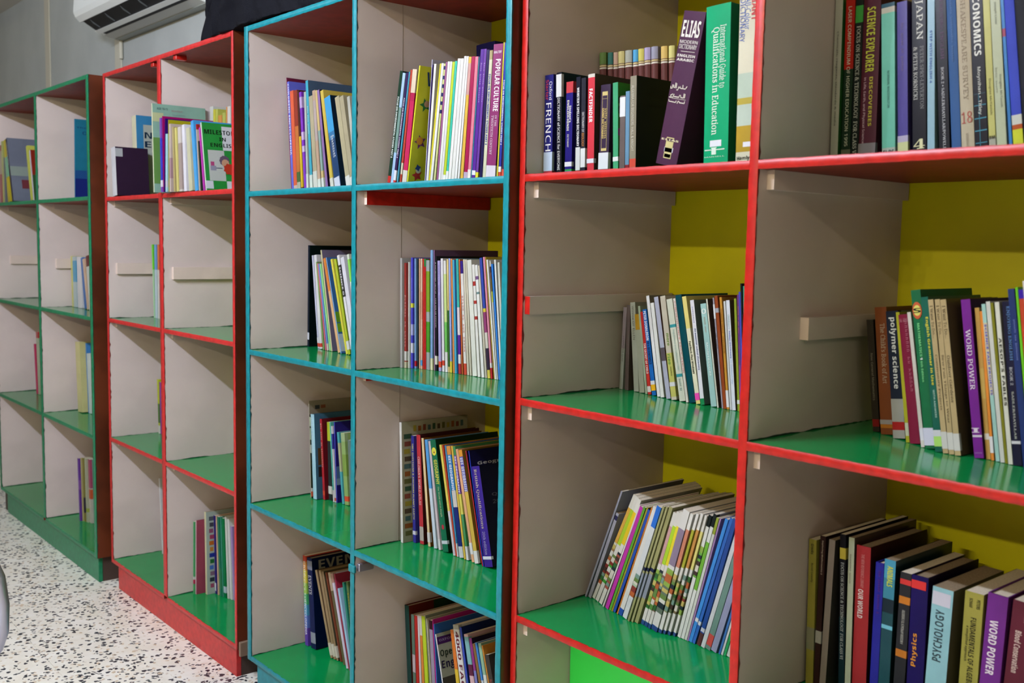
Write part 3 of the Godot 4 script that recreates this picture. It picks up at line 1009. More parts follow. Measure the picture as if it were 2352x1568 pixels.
	bk("h", "tall cream colour dictionary with blue lettering in top far bay of near red bookcase", g, -1.234, 1.6943, -0.051, 0.0422, 0.3032, 0.16, -0.014, "d8d4bb", "", [[0.45, 0.6, "b9cab8"], [0.6, 0.64, "b8a848"], [0.64, 0.77, "bccabc"], [0.77, 0.93, "b8982e"]], [], [["DICTIONARY", "d", "4a62a8", 0, 0.26, 0.2, 0.27, "r"], ["All-Colour", "d", "4a6ab0", 0, 0.19, 0.48, 0.3, "r"], ["GIANT", "d", "b83a3a", -0.02, 0.14, 0.83, 0.3, "b"], ["Hamlyn", "h", "22221e", 0.955, 0.985, 0.5, 0, "b"]])
	spine_patch([[0.4, 1, 0.87, 0.9, "e4e4ee"]])
	g = "books in the top far bay of the near red bookcase, rear row"
	bk("r", "brown encyclopaedia volume with a mossy green top in top far bay of near red bookcase", g, -1.768, 1.6943, -0.222, 0.0217, 0.2959, 0.16, -0.0374, "6b4038", "", [[0, 0.095, "6a8a4a"], [0.1, 0.112, "d8c890"], [0.118, 0.13, "e8e4d0"]])
	bk("r", "brown encyclopaedia volume with a dark teal top in top far bay of near red bookcase", g, -1.7403, 1.6943, -0.222, 0.0161, 0.293, 0.16, -0.0381, "6b4038", "", [[0, 0.095, "3f7a70"], [0.1, 0.112, "d8c890"], [0.118, 0.13, "e8e4d0"]])
	bk("r", "brown encyclopaedia volume with a peach top in top far bay of near red bookcase", g, -1.7219, 1.6943, -0.222, 0.0139, 0.2915, 0.16, -0.0386, "6b4038", "", [[0, 0.095, "c9a890"], [0.1, 0.112, "d8c890"], [0.118, 0.13, "e8e4d0"]])
	bk("r", "brown encyclopaedia volume with a straw yellow top in top far bay of near red bookcase", g, -1.7062, 1.6943, -0.222, 0.0195, 0.2911, 0.16, -0.039, "6b4038", "", [[0, 0.095, "d8cc88"], [0.1, 0.112, "d8c890"], [0.118, 0.13, "e8e4d0"]])
	bk("r", "brown encyclopaedia volume with a pale grey top in top far bay of near red bookcase", g, -1.6838, 1.6943, -0.222, 0.0212, 0.2903, 0.16, -0.0396, "6b4038", "", [[0, 0.095, "b8bcae"], [0.1, 0.112, "d8c890"], [0.118, 0.13, "e8e4d0"]])
	bk("r", "brown encyclopaedia volume with a sky blue top in top far bay of near red bookcase", g, -1.6589, 1.6943, -0.222, 0.0153, 0.2892, 0.16, -0.0403, "6b4038", "", [[0, 0.095, "5aaede"], [0.1, 0.112, "d8c890"], [0.118, 0.13, "e8e4d0"]])
	bk("r", "brown encyclopaedia volume with a lemon top in top far bay of near red bookcase", g, -1.6422, 1.6943, -0.222, 0.0171, 0.289, 0.16, -0.0407, "6b4038", "", [[0, 0.095, "d8cf6a"], [0.1, 0.112, "d8c890"], [0.118, 0.13, "e8e4d0"]])
	bk("r", "brown encyclopaedia volume with a lilac top in top far bay of near red bookcase", g, -1.6236, 1.6943, -0.222, 0.0184, 0.2891, 0.16, -0.0412, "6b4038", "", [[0, 0.095, "b8acd0"], [0.1, 0.112, "d8c890"], [0.118, 0.13, "e8e4d0"]])
	bk("r", "brown encyclopaedia volume with a silver grey top in top far bay of near red bookcase", g, -1.6025, 1.6943, -0.222, 0.0201, 0.2883, 0.16, -0.0418, "6b4038", "", [[0, 0.095, "a8a6b8"], [0.1, 0.112, "d8c890"], [0.118, 0.13, "e8e4d0"]])
	bk("r", "brown encyclopaedia volume with a amber top in top far bay of near red bookcase", g, -1.5731, 1.6943, -0.222, 0.0187, 0.2855, 0.16, -0.0425, "6b4038", "", [[0, 0.095, "e0c070"], [0.1, 0.112, "d8c890"], [0.118, 0.13, "e8e4d0"]])
	bk("r", "brown encyclopaedia volume with a butter yellow top in top far bay of near red bookcase", g, -1.5501, 1.6943, -0.222, 0.0169, 0.2839, 0.16, -0.0432, "6b4038", "", [[0, 0.095, "e0d888"], [0.1, 0.112, "d8c890"], [0.118, 0.13, "e8e4d0"]])
	g = "books in the top near bay of the near red bookcase"
	bk("p", "pale grey laboratory handbook with green foot in top near bay of near red bookcase", g, -1.137, 1.6943, -0.216, 0.0157, 0.3257, 0.2345, -0.0123, "b0b3aa", "3a8040", [[0.96, 1, "6aa05a"]], [], [["Chemicals, reagents, standards & media", "d", "3a3a38", 0.22, 0.76, 0.45, 0.3, "r"]])
	bk("p", "red and green compendium of higher education in top near bay of near red bookcase", g, -1.1134, 1.6943, -0.216, 0.0188, 0.3123, 0.2249, -0.0156, "16301f", "", [[0, 0.42, "a8241e"]], [[0.9, 1, "5d6150"]], [["LASER COMPENDIUM OF HIGHER EDUCATION 1995", "d", "c8ccbc", 0.05, 0.88, 0.5, 0.36, "r"]])
	bk("p", "black science textbook with green band lettered FOCUS in top near bay of near red bookcase", g, -1.0932, 1.6943, -0.216, 0.0154, 0.311, 0.2239, -0.0132, "15201f", "", [[0.05, 0.15, "3f9a45"]], [], [["FOCUS ON SCIENCE & TECHNOLOGY  FOR CLASS VIII", "d", "c8ccc8", 0.17, 0.96, 0.5, 0.5, "R"]])
	bk("h", "maroon science textbook with lime lettering in top near bay of near red bookcase", g, -1.0764, 1.6943, -0.216, 0.0343, 0.3101, 0.2109, -0.0141, "521f2e", "", [], [[0.87, 0.99, "807c80"]], [["SCIENCE EXPLORER", "d", "b8c03a", 0.07, 0.45, 0.5, 0.5, "b"], ["DISCOVERIES", "d", "b8b03a", 0.48, 0.77, 0.62, 0.2, "b"], ["in Life, Earth, and Physical Science", "d", "c8a8b0", 0.48, 0.87, 0.25, 0.18, "r"]])
	bk("p", "turquoise chemistry book with torn white film in top near bay of near red bookcase", g, -1.0272, 1.6943, -0.216, 0.0259, 0.2904, 0.2091, -0.062, "78ccb8", "", [[0, 0.025, "2a5a6a"], [0.025, 0.06, "c8c6b6"], [0.9, 0.97, "b8c4bc"], [0.97, 1, "b5423e"]], [], [["NORMAN, WADDINGTON", "d", "2a5a5a", 0.42, 0.65, 0.5, 0.2, "r"], ["ELBS", "h", "1f3a48", 0.915, 0.945, 0.5, 0, "k"]])
	bk("p", "purple poetry book with pale yellow sticker in top near bay of near red bookcase", g, -0.9955, 1.6943, -0.216, 0.0191, 0.289, 0.2081, -0.0648, "564c9e", "", [], [[0.83, 0.87, "b8b0d0"], [0.87, 0.95, "d0d49e"]], [["Our Field of Poetry", "d", "8a7aa0", 0.13, 0.43, 0.5, 0.25, "x"]])
	bk("p", "black paperback lettered JAPAN in top near bay of near red bookcase", g, -0.9674, 1.6943, -0.216, 0.0256, 0.2922, 0.2104, -0.0632, "1c1b21", "", [], [[0.95, 0.985, "b8bcbe"]], [["JAPAN", "d", "dcdcd4", 0.02, 0.26, 0.5, 0.6, "R"], ["PETER SPRY-LEVERTON", "d", "8a8a8a", 0.3, 0.68, 0.72, 0.26, "R"], ["& PETER KORNICKI", "d", "c8c8c4", 0.3, 0.62, 0.25, 0.28, "R"], ["4", "h", "d8d4a8", 0.86, 0.92, 0.5, 0, "B"]])
	bk("p", "light blue English workbook with green edge in top near bay of near red bookcase", g, -0.9394, 1.6943, -0.216, 0.0131, 0.2872, 0.2068, -0.0592, "9cc0d2", "", [], [[0.93, 1, "b9c4c4"]], [["STEP WITH ENGLISH 4", "d", "4a6aa8", 0.2, 0.52, 0.5, 0.34, "b"]])
	bk("p", "black English coursebook with purple sheen in top near bay of near red bookcase", g, -0.9166, 1.6943, -0.216, 0.0188, 0.2863, 0.2062, -0.0889, "1e1b24", "", [], [[0.935, 0.972, "c4c8ca"]], [["BOOK 2 • SADLER/HAYLLAR/POWELL", "d", "d4d4d8", 0.43, 0.93, 0.5, 0.3, "R"], ["ENJOYING ENGLISH", "d", "6a4a6a", 0.02, 0.38, 0.5, 0.42, "R"]])
	bk("h", "steel blue hardback with plain spine in top near bay of near red bookcase", g, -0.8937, 1.6943, -0.216, 0.0166, 0.2833, 0.1926, -0.0995, "3a5f94", "", [], [], [["Oxford Mathematics English", "d", "6a8ab8", 0.02, 0.4, 0.5, 0.22, "x"]])
	bk("h", "cream survey volume with red 18 in top near bay of near red bookcase", g, -0.8759, 1.6943, -0.216, 0.0224, 0.2819, 0.1917, -0.0994, "c0b49c", "", [], [[0.93, 0.97, "c8cad4"]], [["SHAKESPEARE SURVEY", "d", "8a7a66", 0.02, 0.64, 0.5, 0.36, "R"], ["18", "h", "b0524a", 0.71, 0.78, 0.5, 0, "R"], ["CAMBRIDGE", "d", "9a8a76", 0.84, 0.93, 0.5, 0.2, "x"]])
	bk("p", "black economics textbook with cyan grid lines in top near bay of near red bookcase", g, -0.8522, 1.6943, -0.216, 0.0216, 0.278, 0.2002, -0.101, "16171f", "", [], [[0.935, 0.975, "b8bcc8"]], [["ECONOMICS", "d", "e8e8e0", -0.03, 0.37, 0.5, 0.55, "b"], ["Moynihan • Titley", "d", "e0e0d8", 0.44, 0.73, 0.5, 0.32, "r"]])
	spine_patch([[0.4, 0.44, 0.6, 0.93, "3f8aa0"], [0.02, 0.98, 0.6, 0.604, "35505c"], [0.02, 0.98, 0.67, 0.675, "3f8aa0"], [0.02, 0.98, 0.75, 0.755, "4aa0b8"], [0.02, 0.98, 0.825, 0.83, "4aa0b8"], [0.02, 0.98, 0.9, 0.905, "3f8aa0"]])
	bk("p", "yellow novel with dark lettering in top near bay of near red bookcase", g, -0.8281, 1.6943, -0.216, 0.0112, 0.2743, 0.1975, -0.1065, "c4c074", "", [[0.87, 1, "a8a898"]], [], [["Douglas McTavish", "d", "4a4428", 0.51, 0.73, 0.5, 0.4, "r"], ["BM", "h", "3a3428", 0.86, 0.88, 0.5, 0, "b"]])
	bk("p", "pale green novel by same author in top near bay of near red bookcase", g, -0.8149, 1.6943, -0.216, 0.016, 0.2724, 0.1961, -0.1105, "bcc2a4", "", [], [], [["Douglas McTavish", "d", "4a4e40", 0.49, 0.69, 0.68, 0.26, "r"], ["Adam Brown", "d", "9a9e88", 0.44, 0.6, 0.25, 0.2, "x"], ["Joseph Lister", "d", "3a4238", 0.04, 0.18, 0.5, 0.26, "r"]])
	bk("t", "thin sky blue booklet beside pale green novel in top near bay of near red bookcase", g, -0.7942, 1.6943, -0.216, 0.0049, 0.2699, 0.1943, -0.1236, "3a80c4", "", [[0.2, 0.25, "a04060"]])
	bk("h", "shiny cobalt blue hardback with yellow tape in top near bay of near red bookcase", g, -0.7873, 1.6943, -0.216, 0.0161, 0.269, 0.1829, -0.1281, "3f4cc0", "", [[0.74, 0.8, "d8d8d0"], [0.8, 0.83, "c05a2a"], [0.83, 0.98, "d4d83a"]])
	bk("h", "black hardback beside shiny cobalt one in top near bay of near red bookcase", g, -0.7694, 1.6943, -0.216, 0.0191, 0.2662, 0.181, -0.1312, "1d1a22", "")
	g = "books in the second far bay of the near red bookcase"
	bk("p", "pinkish grey taped paperback leaning on panel in second far bay of near red bookcase", g, -1.7652, 1.1819, -0.3075, 0.0113, 0.2042, 0.147, 0.0327, "968b92", "", [[0.5, 1, "a2aaa2"]], [], [["COMPUTER QUIZ", "d", "5a545a", 0.35, 0.66, 0.5, 0.5, "r"]])
	bk("p", "brown grey worn paperback with tape in second far bay of near red bookcase", g, -1.7449, 1.1815, -0.3063, 0.0117, 0.2108, 0.1518, -0.0069, "665a56", "")
	bk("p", "tall pale grey worn paperback in second far bay of near red bookcase", g, -1.7128, 1.1815, -0.305, 0.0161, 0.2185, 0.1573, -0.0987, "aeb2a2", "", [], [], [["Winnie OF ELLEN", "d", "66665a", 0.04, 0.42, 0.5, 0.4, "r"]])
	bk("p", "grey worn book with mustard patch in second far bay of near red bookcase", g, -1.6908, 1.1815, -0.3009, 0.0163, 0.1914, 0.1378, -0.1235, "a2a692", "", [[0, 0.2, "b08a28"]])
	bk("t", "thin faded green paperback in second far bay of near red bookcase", g, -1.6678, 1.1815, -0.2965, 0.0067, 0.2129, 0.1533, -0.1529, "a2b096", "")
	bk("p", "red paperback lettered secret in white in second far bay of near red bookcase", g, -1.6566, 1.1815, -0.2943, 0.0101, 0.1999, 0.144, -0.1698, "c2352f", "", [], [[0.9, 0.97, "d8d0c8"]], [["THE SECRET OF CHILD", "d", "f0e4e0", 0.38, 0.75, 0.5, 0.6, "b"]])
	bk("p", "blue economics paperback with yellow tape in second far bay of near red bookcase", g, -1.6406, 1.1815, -0.2912, 0.0127, 0.207, 0.149, -0.1939, "2268ba", "", [], [[0.83, 0.875, "dcdfe6"], [0.875, 0.945, "ecb524"]], [["PETER DONALDSON", "d", "eef2f8", 0.02, 0.36, 0.5, 0.6, "k"], ["10 x ECONOMICS", "d", "14254a", 0.37, 0.64, 0.5, 0.55, "k"]])
	bk("h", "tall white hardback behind economics paperback in second far bay of near red bookcase", g, -1.6201, 1.1815, -0.2866, 0.0093, 0.2414, 0.1641, -0.1898, "e2e3e4", "8a8478")
	bk("p", "white book with torn crinkled spine in second far bay of near red bookcase", g, -1.6068, 1.1815, -0.2835, 0.0108, 0.225, 0.162, -0.187, "e0e1dc", "")
	bk("h", "lilac grey hardback with brown tape patch in second far bay of near red bookcase", g, -1.5843, 1.1815, -0.2784, 0.013, 0.2407, 0.1637, -0.2052, "aeb0c2", "7a5a4a", [[0.5, 0.63, "5a5058"]])
	bk("p", "tattered catalogue with yellow lower spine in second far bay of near red bookcase", g, -1.5657, 1.1815, -0.2747, 0.0155, 0.2432, 0.1751, -0.1882, "c4bdaa", "", [[0.55, 0.97, "c0be66"]], [[0.83, 0.87, "d4d6d8"]], [["ries", "d", "6a9a4a", 0.56, 0.66, 0.5, 0.6, "b"], ["more", "d", "6a8a3a", 0.36, 0.48, 0.6, 0.4, "b"], ["VIEWER", "d", "3a3a20", 0.68, 0.77, 0.6, 0.3, "x"]])
	bk("p", "pale year book with teal bands in second far bay of near red bookcase", g, -1.5411, 1.1815, -0.2751, 0.0175, 0.2381, 0.1714, -0.2139, "d2d6c4", "", [[0.25, 0.28, "3f9aa0"], [0.735, 0.765, "3f9aa0"]], [], [["Regulations and Syllabuses 1985", "d", "8ab0a8", 0.3, 0.7, 0.5, 0.35, "r"], ["Paper SS", "d", "5a8a88", 0.78, 0.9, 0.5, 0.4, "x"]])
	bk("p", "white paperback lettered in red script in second far bay of near red bookcase", g, -1.5222, 1.1815, -0.2754, 0.0068, 0.2409, 0.1735, -0.207, "dcd7cc", "", [], [], [["CONSEQUENCE EDUCATION", "d", "b8323a", 0.03, 0.72, 0.5, 0.7, "R"]])
	bk("h", "dark teal hardback with smooth blank spine in second far bay of near red bookcase", g, -1.5124, 1.1815, -0.2756, 0.0177, 0.249, 0.1693, -0.215, "0e4a54", "")
	bk("p", "yellow software manual with pink sticker in second far bay of near red bookcase", g, -1.4931, 1.1815, -0.2759, 0.0118, 0.2469, 0.1777, -0.2148, "e6d884", "", [[0.3, 0.9, "eae6c8"]], [[0.9, 0.965, "ea4fb0"]], [["FastBack Plus Windows", "d", "2a2e2a", 0.42, 0.72, 0.5, 0.55, "b"]])
	bk("p", "white school dictionary with green foot sticker in second far bay of near red bookcase", g, -1.4797, 1.1815, -0.2755, 0.011, 0.238, 0.1714, -0.1767, "e6e6ee", "74807c", [[0.94, 1, "1f8a50"]], [], [["An essential school dictionary", "d", "2a3a7a", 0.27, 0.67, 0.55, 0.5, "b"], ["Chambers", "d", "8a8ac0", 0.06, 0.22, 0.5, 0.4, "x"]])
	bk("p", "pale aqua book with circle emblem in second far bay of near red bookcase", g, -1.4493, 1.1815, -0.2744, 0.0157, 0.2316, 0.1668, -0.1773, "a4ccc8", "", [], [], [["MONTESSORI", "d", "d8e8e4", 0.38, 0.7, 0.5, 0.3, "b"], ["SOUTH ASIA", "d", "c0a890", 0.13, 0.28, 0.5, 0.3, "x"], ["O", "h", "e4ece8", 0.05, 0.1, 0.5, 0, "b"]])
	bk("t", "thin white booklet with brown cover in second far bay of near red bookcase", g, -1.4313, 1.1815, -0.2738, 0.0039, 0.2437, 0.1754, -0.177, "d4d4c4", "5c4638")
	bk("t", "thin lilac grey booklet with white sticker in second far bay of near red bookcase", g, -1.4181, 1.1815, -0.2733, 0.0037, 0.2466, 0.1776, -0.1512, "a29aa8", "", [], [[0.06, 0.19, "e0e2e6"]], [["AHA VIGYAN", "d", "3a3440", 0.32, 0.46, 0.5, 0.7, "x"]])
	bk("h", "rust brown hardback with tape near top in second far bay of near red bookcase", g, -1.4133, 1.1815, -0.2732, 0.0084, 0.2508, 0.1705, -0.1483, "96451f", "", [], [[0.11, 0.15, "a8a8b0"]])
	bk("p", "orange adventure novel with white foot label in second far bay of near red bookcase", g, -1.4036, 1.1815, -0.2729, 0.006, 0.2479, 0.1785, -0.1311, "c8913a", "", [], [[0.83, 0.98, "e4e2e6"]], [["Treasure Island", "d", "7a2a2a", 0.1, 0.32, 0.5, 0.6, "R"], ["STEVENSON", "d", "7a2a2a", 0.35, 0.5, 0.5, 0.6, "R"]])
	bk("t", "thin white booklet in second far bay of near red bookcase", g, -1.3954, 1.1815, -0.2727, 0.005, 0.2394, 0.1723, -0.1216, "d2d4d2", "9a9a90")
	bk("p", "white homework dictionary with coloured lettering in second far bay of near red bookcase", g, -1.3893, 1.1815, -0.2726, 0.0095, 0.2416, 0.1739, -0.1177, "dfe4ee", "6a5648", [], [], [["Children's", "d", "7ab0a0", 0.13, 0.26, 0.5, 0.45, "r"], ["Colour Dictionary", "d", "3a4ab0", 0.28, 0.53, 0.5, 0.5, "b"], ["for homework help", "d", "6a9ad8", 0.54, 0.76, 0.5, 0.45, "r"]])
	bk("t", "thin olive booklet with white foot label in second far bay of near red bookcase", g, -1.3743, 1.1815, -0.2722, 0.0059, 0.2459, 0.177, -0.0879, "8e9e36", "", [], [[0.9, 0.935, "d8dcd8"]])
	bk("t", "thin violet booklet with orange lettering in second far bay of near red bookcase", g, -1.3669, 1.1815, -0.2709, 0.0044, 0.2549, 0.1835, -0.079, "744084", "", [[0.6, 1, "8a4a9a"]], [], [["Voices in the Rain", "d", "d8904a", 0.1, 0.33, 0.5, 0.6, "x"]])
	bk("t", "thin cobalt booklet behind the divider in second far bay of near red bookcase", g, -1.3602, 1.1815, -0.2697, 0.0047, 0.2611, 0.188, -0.0837, "4a54b8", "")
	bk("h", "tall black hardback with pale edge in second far bay of near red bookcase", g, -1.3542, 1.1815, -0.2686, 0.0037, 0.2796, 0.1901, -0.0855, "1e2124", "")
	bk("t", "sea green booklet behind the divider in second far bay of near red bookcase", g, -1.3493, 1.1815, -0.2677, 0.0042, 0.274, 0.1973, -0.076, "3f957c", "")
	g = "books in the second near bay of the near red bookcase"
	bk("p", "dark mathematics textbook with red sticker in second near bay of near red bookcase", g, -1.0639, 1.1815, -0.2956, 0.0143, 0.2201, 0.1584, -0.1201, "352f2a", "", [[0.89, 0.955, "8a2222"]], [], [["New General Mathematics", "d", "8a8478", 0.3, 0.72, 0.5, 0.35, "r"]])
	bk("p", "brown childrens story book with faded lettering in second near bay of near red bookcase", g, -1.0386, 1.1815, -0.282, 0.0245, 0.2464, 0.1774, -0.1125, "84492a", "", [[0.92, 0.95, "c07828"]], [[0.885, 0.92, "a09a96"]], [["The Child's Book of Art", "d", "b8a890", 0.13, 0.6, 0.6, 0.4, "R"]])
	bk("p", "polymer science book with navy upper spine in second near bay of near red bookcase", g, -1.0021, 1.1815, -0.2623, 0.0245, 0.2415, 0.1739, -0.12, "a9a9a2", "", [[0, 0.69, "202a3c"], [0.87, 0.935, "b02a2a"]], [], [["polymer science", "d", "d8dcd8", 0.05, 0.61, 0.5, 0.6, "k"]])
	bk("t", "thin lime yellow book in second near bay of near red bookcase", g, -0.9649, 1.1815, -0.2429, 0.0068, 0.2429, 0.1749, -0.1432, "b2b22f", "", [[0.85, 0.95, "c8ccb0"]])
	bk("h", "maroon hardback with pink title lines in second near bay of near red bookcase", g, -0.9538, 1.1815, -0.2371, 0.0196, 0.2393, 0.1627, -0.1564, "822040", "", [], [], [["HANDBOOK OF THEORY", "d", "b86a80", 0.05, 0.6, 0.7, 0.25, "x"], ["THE WORLD", "h", "c890a0", 0.03, 0.06, 0.5, 0, "x"]])
	bk("p", "thick cream paperback with blank spine in second near bay of near red bookcase", g, -0.9242, 1.1815, -0.2216, 0.0068, 0.2466, 0.1775, -0.1684, "d2cfc6", "", [[0.86, 0.95, "dfe0ea"]])
	bk("h", "tall green mathematics book with oval badge in second near bay of near red bookcase", g, -0.913, 1.1815, -0.2157, 0.018, 0.287, 0.1951, -0.1555, "1f7048", "", [], [[0.87, 0.98, "d2d4ea"]], [["MATHEMATICS", "d", "7ad08a", 0.21, 0.42, 0.5, 0.24, "b"], ["1", "d", "f0f0f0", 0.425, 0.44, 0.5, 0.24, "k"], ["6th Edition", "d", "7ad08a", 0.45, 0.58, 0.5, 0.24, "b"]])
	spine_disc(0.13, 0.0088, 0.0155, "c8603a")
	spine_disc(0.13, 0.0068, 0.0098, "e0d870", 0.0003)
	spine_text(["S", "h", "20241c", 0.115, 0.145, 0.5, 0, "b"])
	bk("p", "green grammar book with yellow lettering in second near bay of near red bookcase", g, -0.887, 1.1815, -0.2021, 0.0131, 0.2761, 0.1988, -0.1575, "1f6455", "", [], [[0.86, 0.9, "d0d4dc"], [0.9, 0.965, "acdf72"]], [["English Grammar in Use", "d", "d8d040", 0.13, 0.57, 0.55, 0.5, "b"], ["WITH ANSWERS", "d", "a8c8bc", 0.6, 0.78, 0.6, 0.25, "b"]])
	bk("p", "tan activity book lettered community projects in second near bay of near red bookcase", g, -0.8717, 1.1815, -0.2002, 0.0096, 0.2726, 0.1963, -0.1621, "bda97e", "6e5e44", [], [[0.86, 0.97, "cfd0cc"]], [["I Want To Do...", "d", "2a2420", 0.04, 0.25, 0.5, 0.5, "R"], ["Community Projects", "d", "2a2420", 0.36, 0.72, 0.5, 0.5, "R"]])
	bk("p", "tan activity book lettered sew fun things in second near bay of near red bookcase", g, -0.8605, 1.1815, -0.1998, 0.0095, 0.2735, 0.1969, -0.1569, "bda97e", "6e5e44", [], [[0.86, 0.97, "cfd0cc"]], [["I Want To Do...", "d", "2a2420", 0.04, 0.25, 0.5, 0.5, "R"], ["Sew Fun Things to Wear", "d", "2a2420", 0.36, 0.8, 0.5, 0.5, "R"]])
	bk("p", "tan activity book lettered outdoor gardens in second near bay of near red bookcase", g, -0.8495, 1.1815, -0.1994, 0.0103, 0.2737, 0.197, -0.1587, "bda97e", "6e5e44", [], [[0.86, 0.97, "cfd0cc"]], [["I Want To Do...", "d", "2a2420", 0.04, 0.25, 0.5, 0.5, "R"], ["Outdoor Gardens", "d", "2a2420", 0.36, 0.66, 0.5, 0.5, "R"]])
	bk("h", "purple vocabulary hardback with taller spine in second near bay of near red bookcase", g, -0.8186, 1.1815, -0.2065, 0.0164, 0.2749, 0.1869, -0.1486, "782c90", "3a1845", [[0.855, 0.868, "d8d0dc"]], [], [["WORD POWER", "d", "ece4ee", 0.19, 0.57, 0.5, 0.5, "R"], ["I", "h", "d8c8dc", 0.81, 0.84, 0.4, 0, "b"], ["PENGUIN", "h", "b890c8", 0.962, 0.972, 0.5, 0, "x"]])
	bk("p", "tan paperback with small white label in second near bay of near red bookcase", g, -0.8011, 1.1815, -0.2133, 0.0078, 0.2614, 0.1882, -0.1398, "c29a54", "", [[0.4, 0.6, "c8aa60"]], [[0.83, 0.87, "d8d4cc"]])
	bk("p", "orange paperback with white foot label in second near bay of near red bookcase", g, -0.7914, 1.1815, -0.211, 0.0047, 0.2562, 0.1845, -0.1409, "e8923f", "", [], [[0.84, 0.95, "e0e0e4"]])
	bk("p", "pale science fair book with blue lettering in second near bay of near red bookcase", g, -0.7825, 1.1815, -0.2087, 0.0064, 0.2694, 0.194, -0.1543, "a6d2ca", "", [[0.12, 0.58, "d8cfb0"]], [], [["SCIENCE FAIR PROJECTS", "d", "3a48c0", 0.13, 0.58, 0.5, 0.7, "k"]])
	bk("t", "thin white booklet in second near bay of near red bookcase", g, -0.7736, 1.1815, -0.2065, 0.007, 0.2742, 0.1974, -0.1537, "d6d8d2", "")
	bk("t", "thin dark olive booklet in second near bay of near red bookcase", g, -0.765, 1.1815, -0.2043, 0.0047, 0.2726, 0.1963, -0.1545, "82822a", "")
	bk("p", "white fables book with black lettering in second near bay of near red bookcase", g, -0.7587, 1.1815, -0.2027, 0.0073, 0.2739, 0.1972, -0.1475, "dcded0", "", [], [], [["AESOP'S FABLES", "d", "1c1c1a", 0.22, 0.64, 0.55, 0.6, "b"]])
	bk("p", "navy English coursebook wrapped in plastic film in second near bay of near red bookcase", g, -0.7493, 1.1815, -0.2003, 0.0141, 0.2751, 0.1981, -0.1314, "20263a", "", [], [[0.85, 0.868, "d4d6da"]], [["ENJOYING ENGLISH", "d", "6a9ad0", 0.03, 0.36, 0.6, 0.42, "R"], ["BOOK 2", "d", "c8ccd0", 0.4, 0.51, 0.5, 0.32, "R"], ["SADLER/HAYLLAR", "d", "d0d4c8", 0.55, 0.84, 0.5, 0.28, "R"]])
	bk("h", "navy hardback with pale writing in second near bay of near red bookcase", g, -0.7292, 1.1815, -0.1916, 0.0106, 0.2977, 0.2024, -0.1495, "2c3870", "", [], [], [["Science and Discovery", "d", "8a9ad8", 0.17, 0.4, 0.6, 0.3, "x"]])
	bk("t", "thin bright lime booklet in second near bay of near red bookcase", g, -0.7143, 1.1815, -0.1841, 0.0039, 0.3014, 0.217, -0.1461, "70c82c", "")
	bk("p", "red paperback with purple cap in second near bay of near red bookcase", g, -0.7082, 1.1815, -0.1811, 0.0089, 0.2976, 0.2143, -0.1461, "c04a30", "", [[0, 0.05, "4020a8"]])
	bk("p", "tall pale paperback beside red one with cap in second near bay of near red bookcase", g, -0.6957, 1.1815, -0.1748, 0.008, 0.3128, 0.2252, -0.1522, "d8d4c8", "")

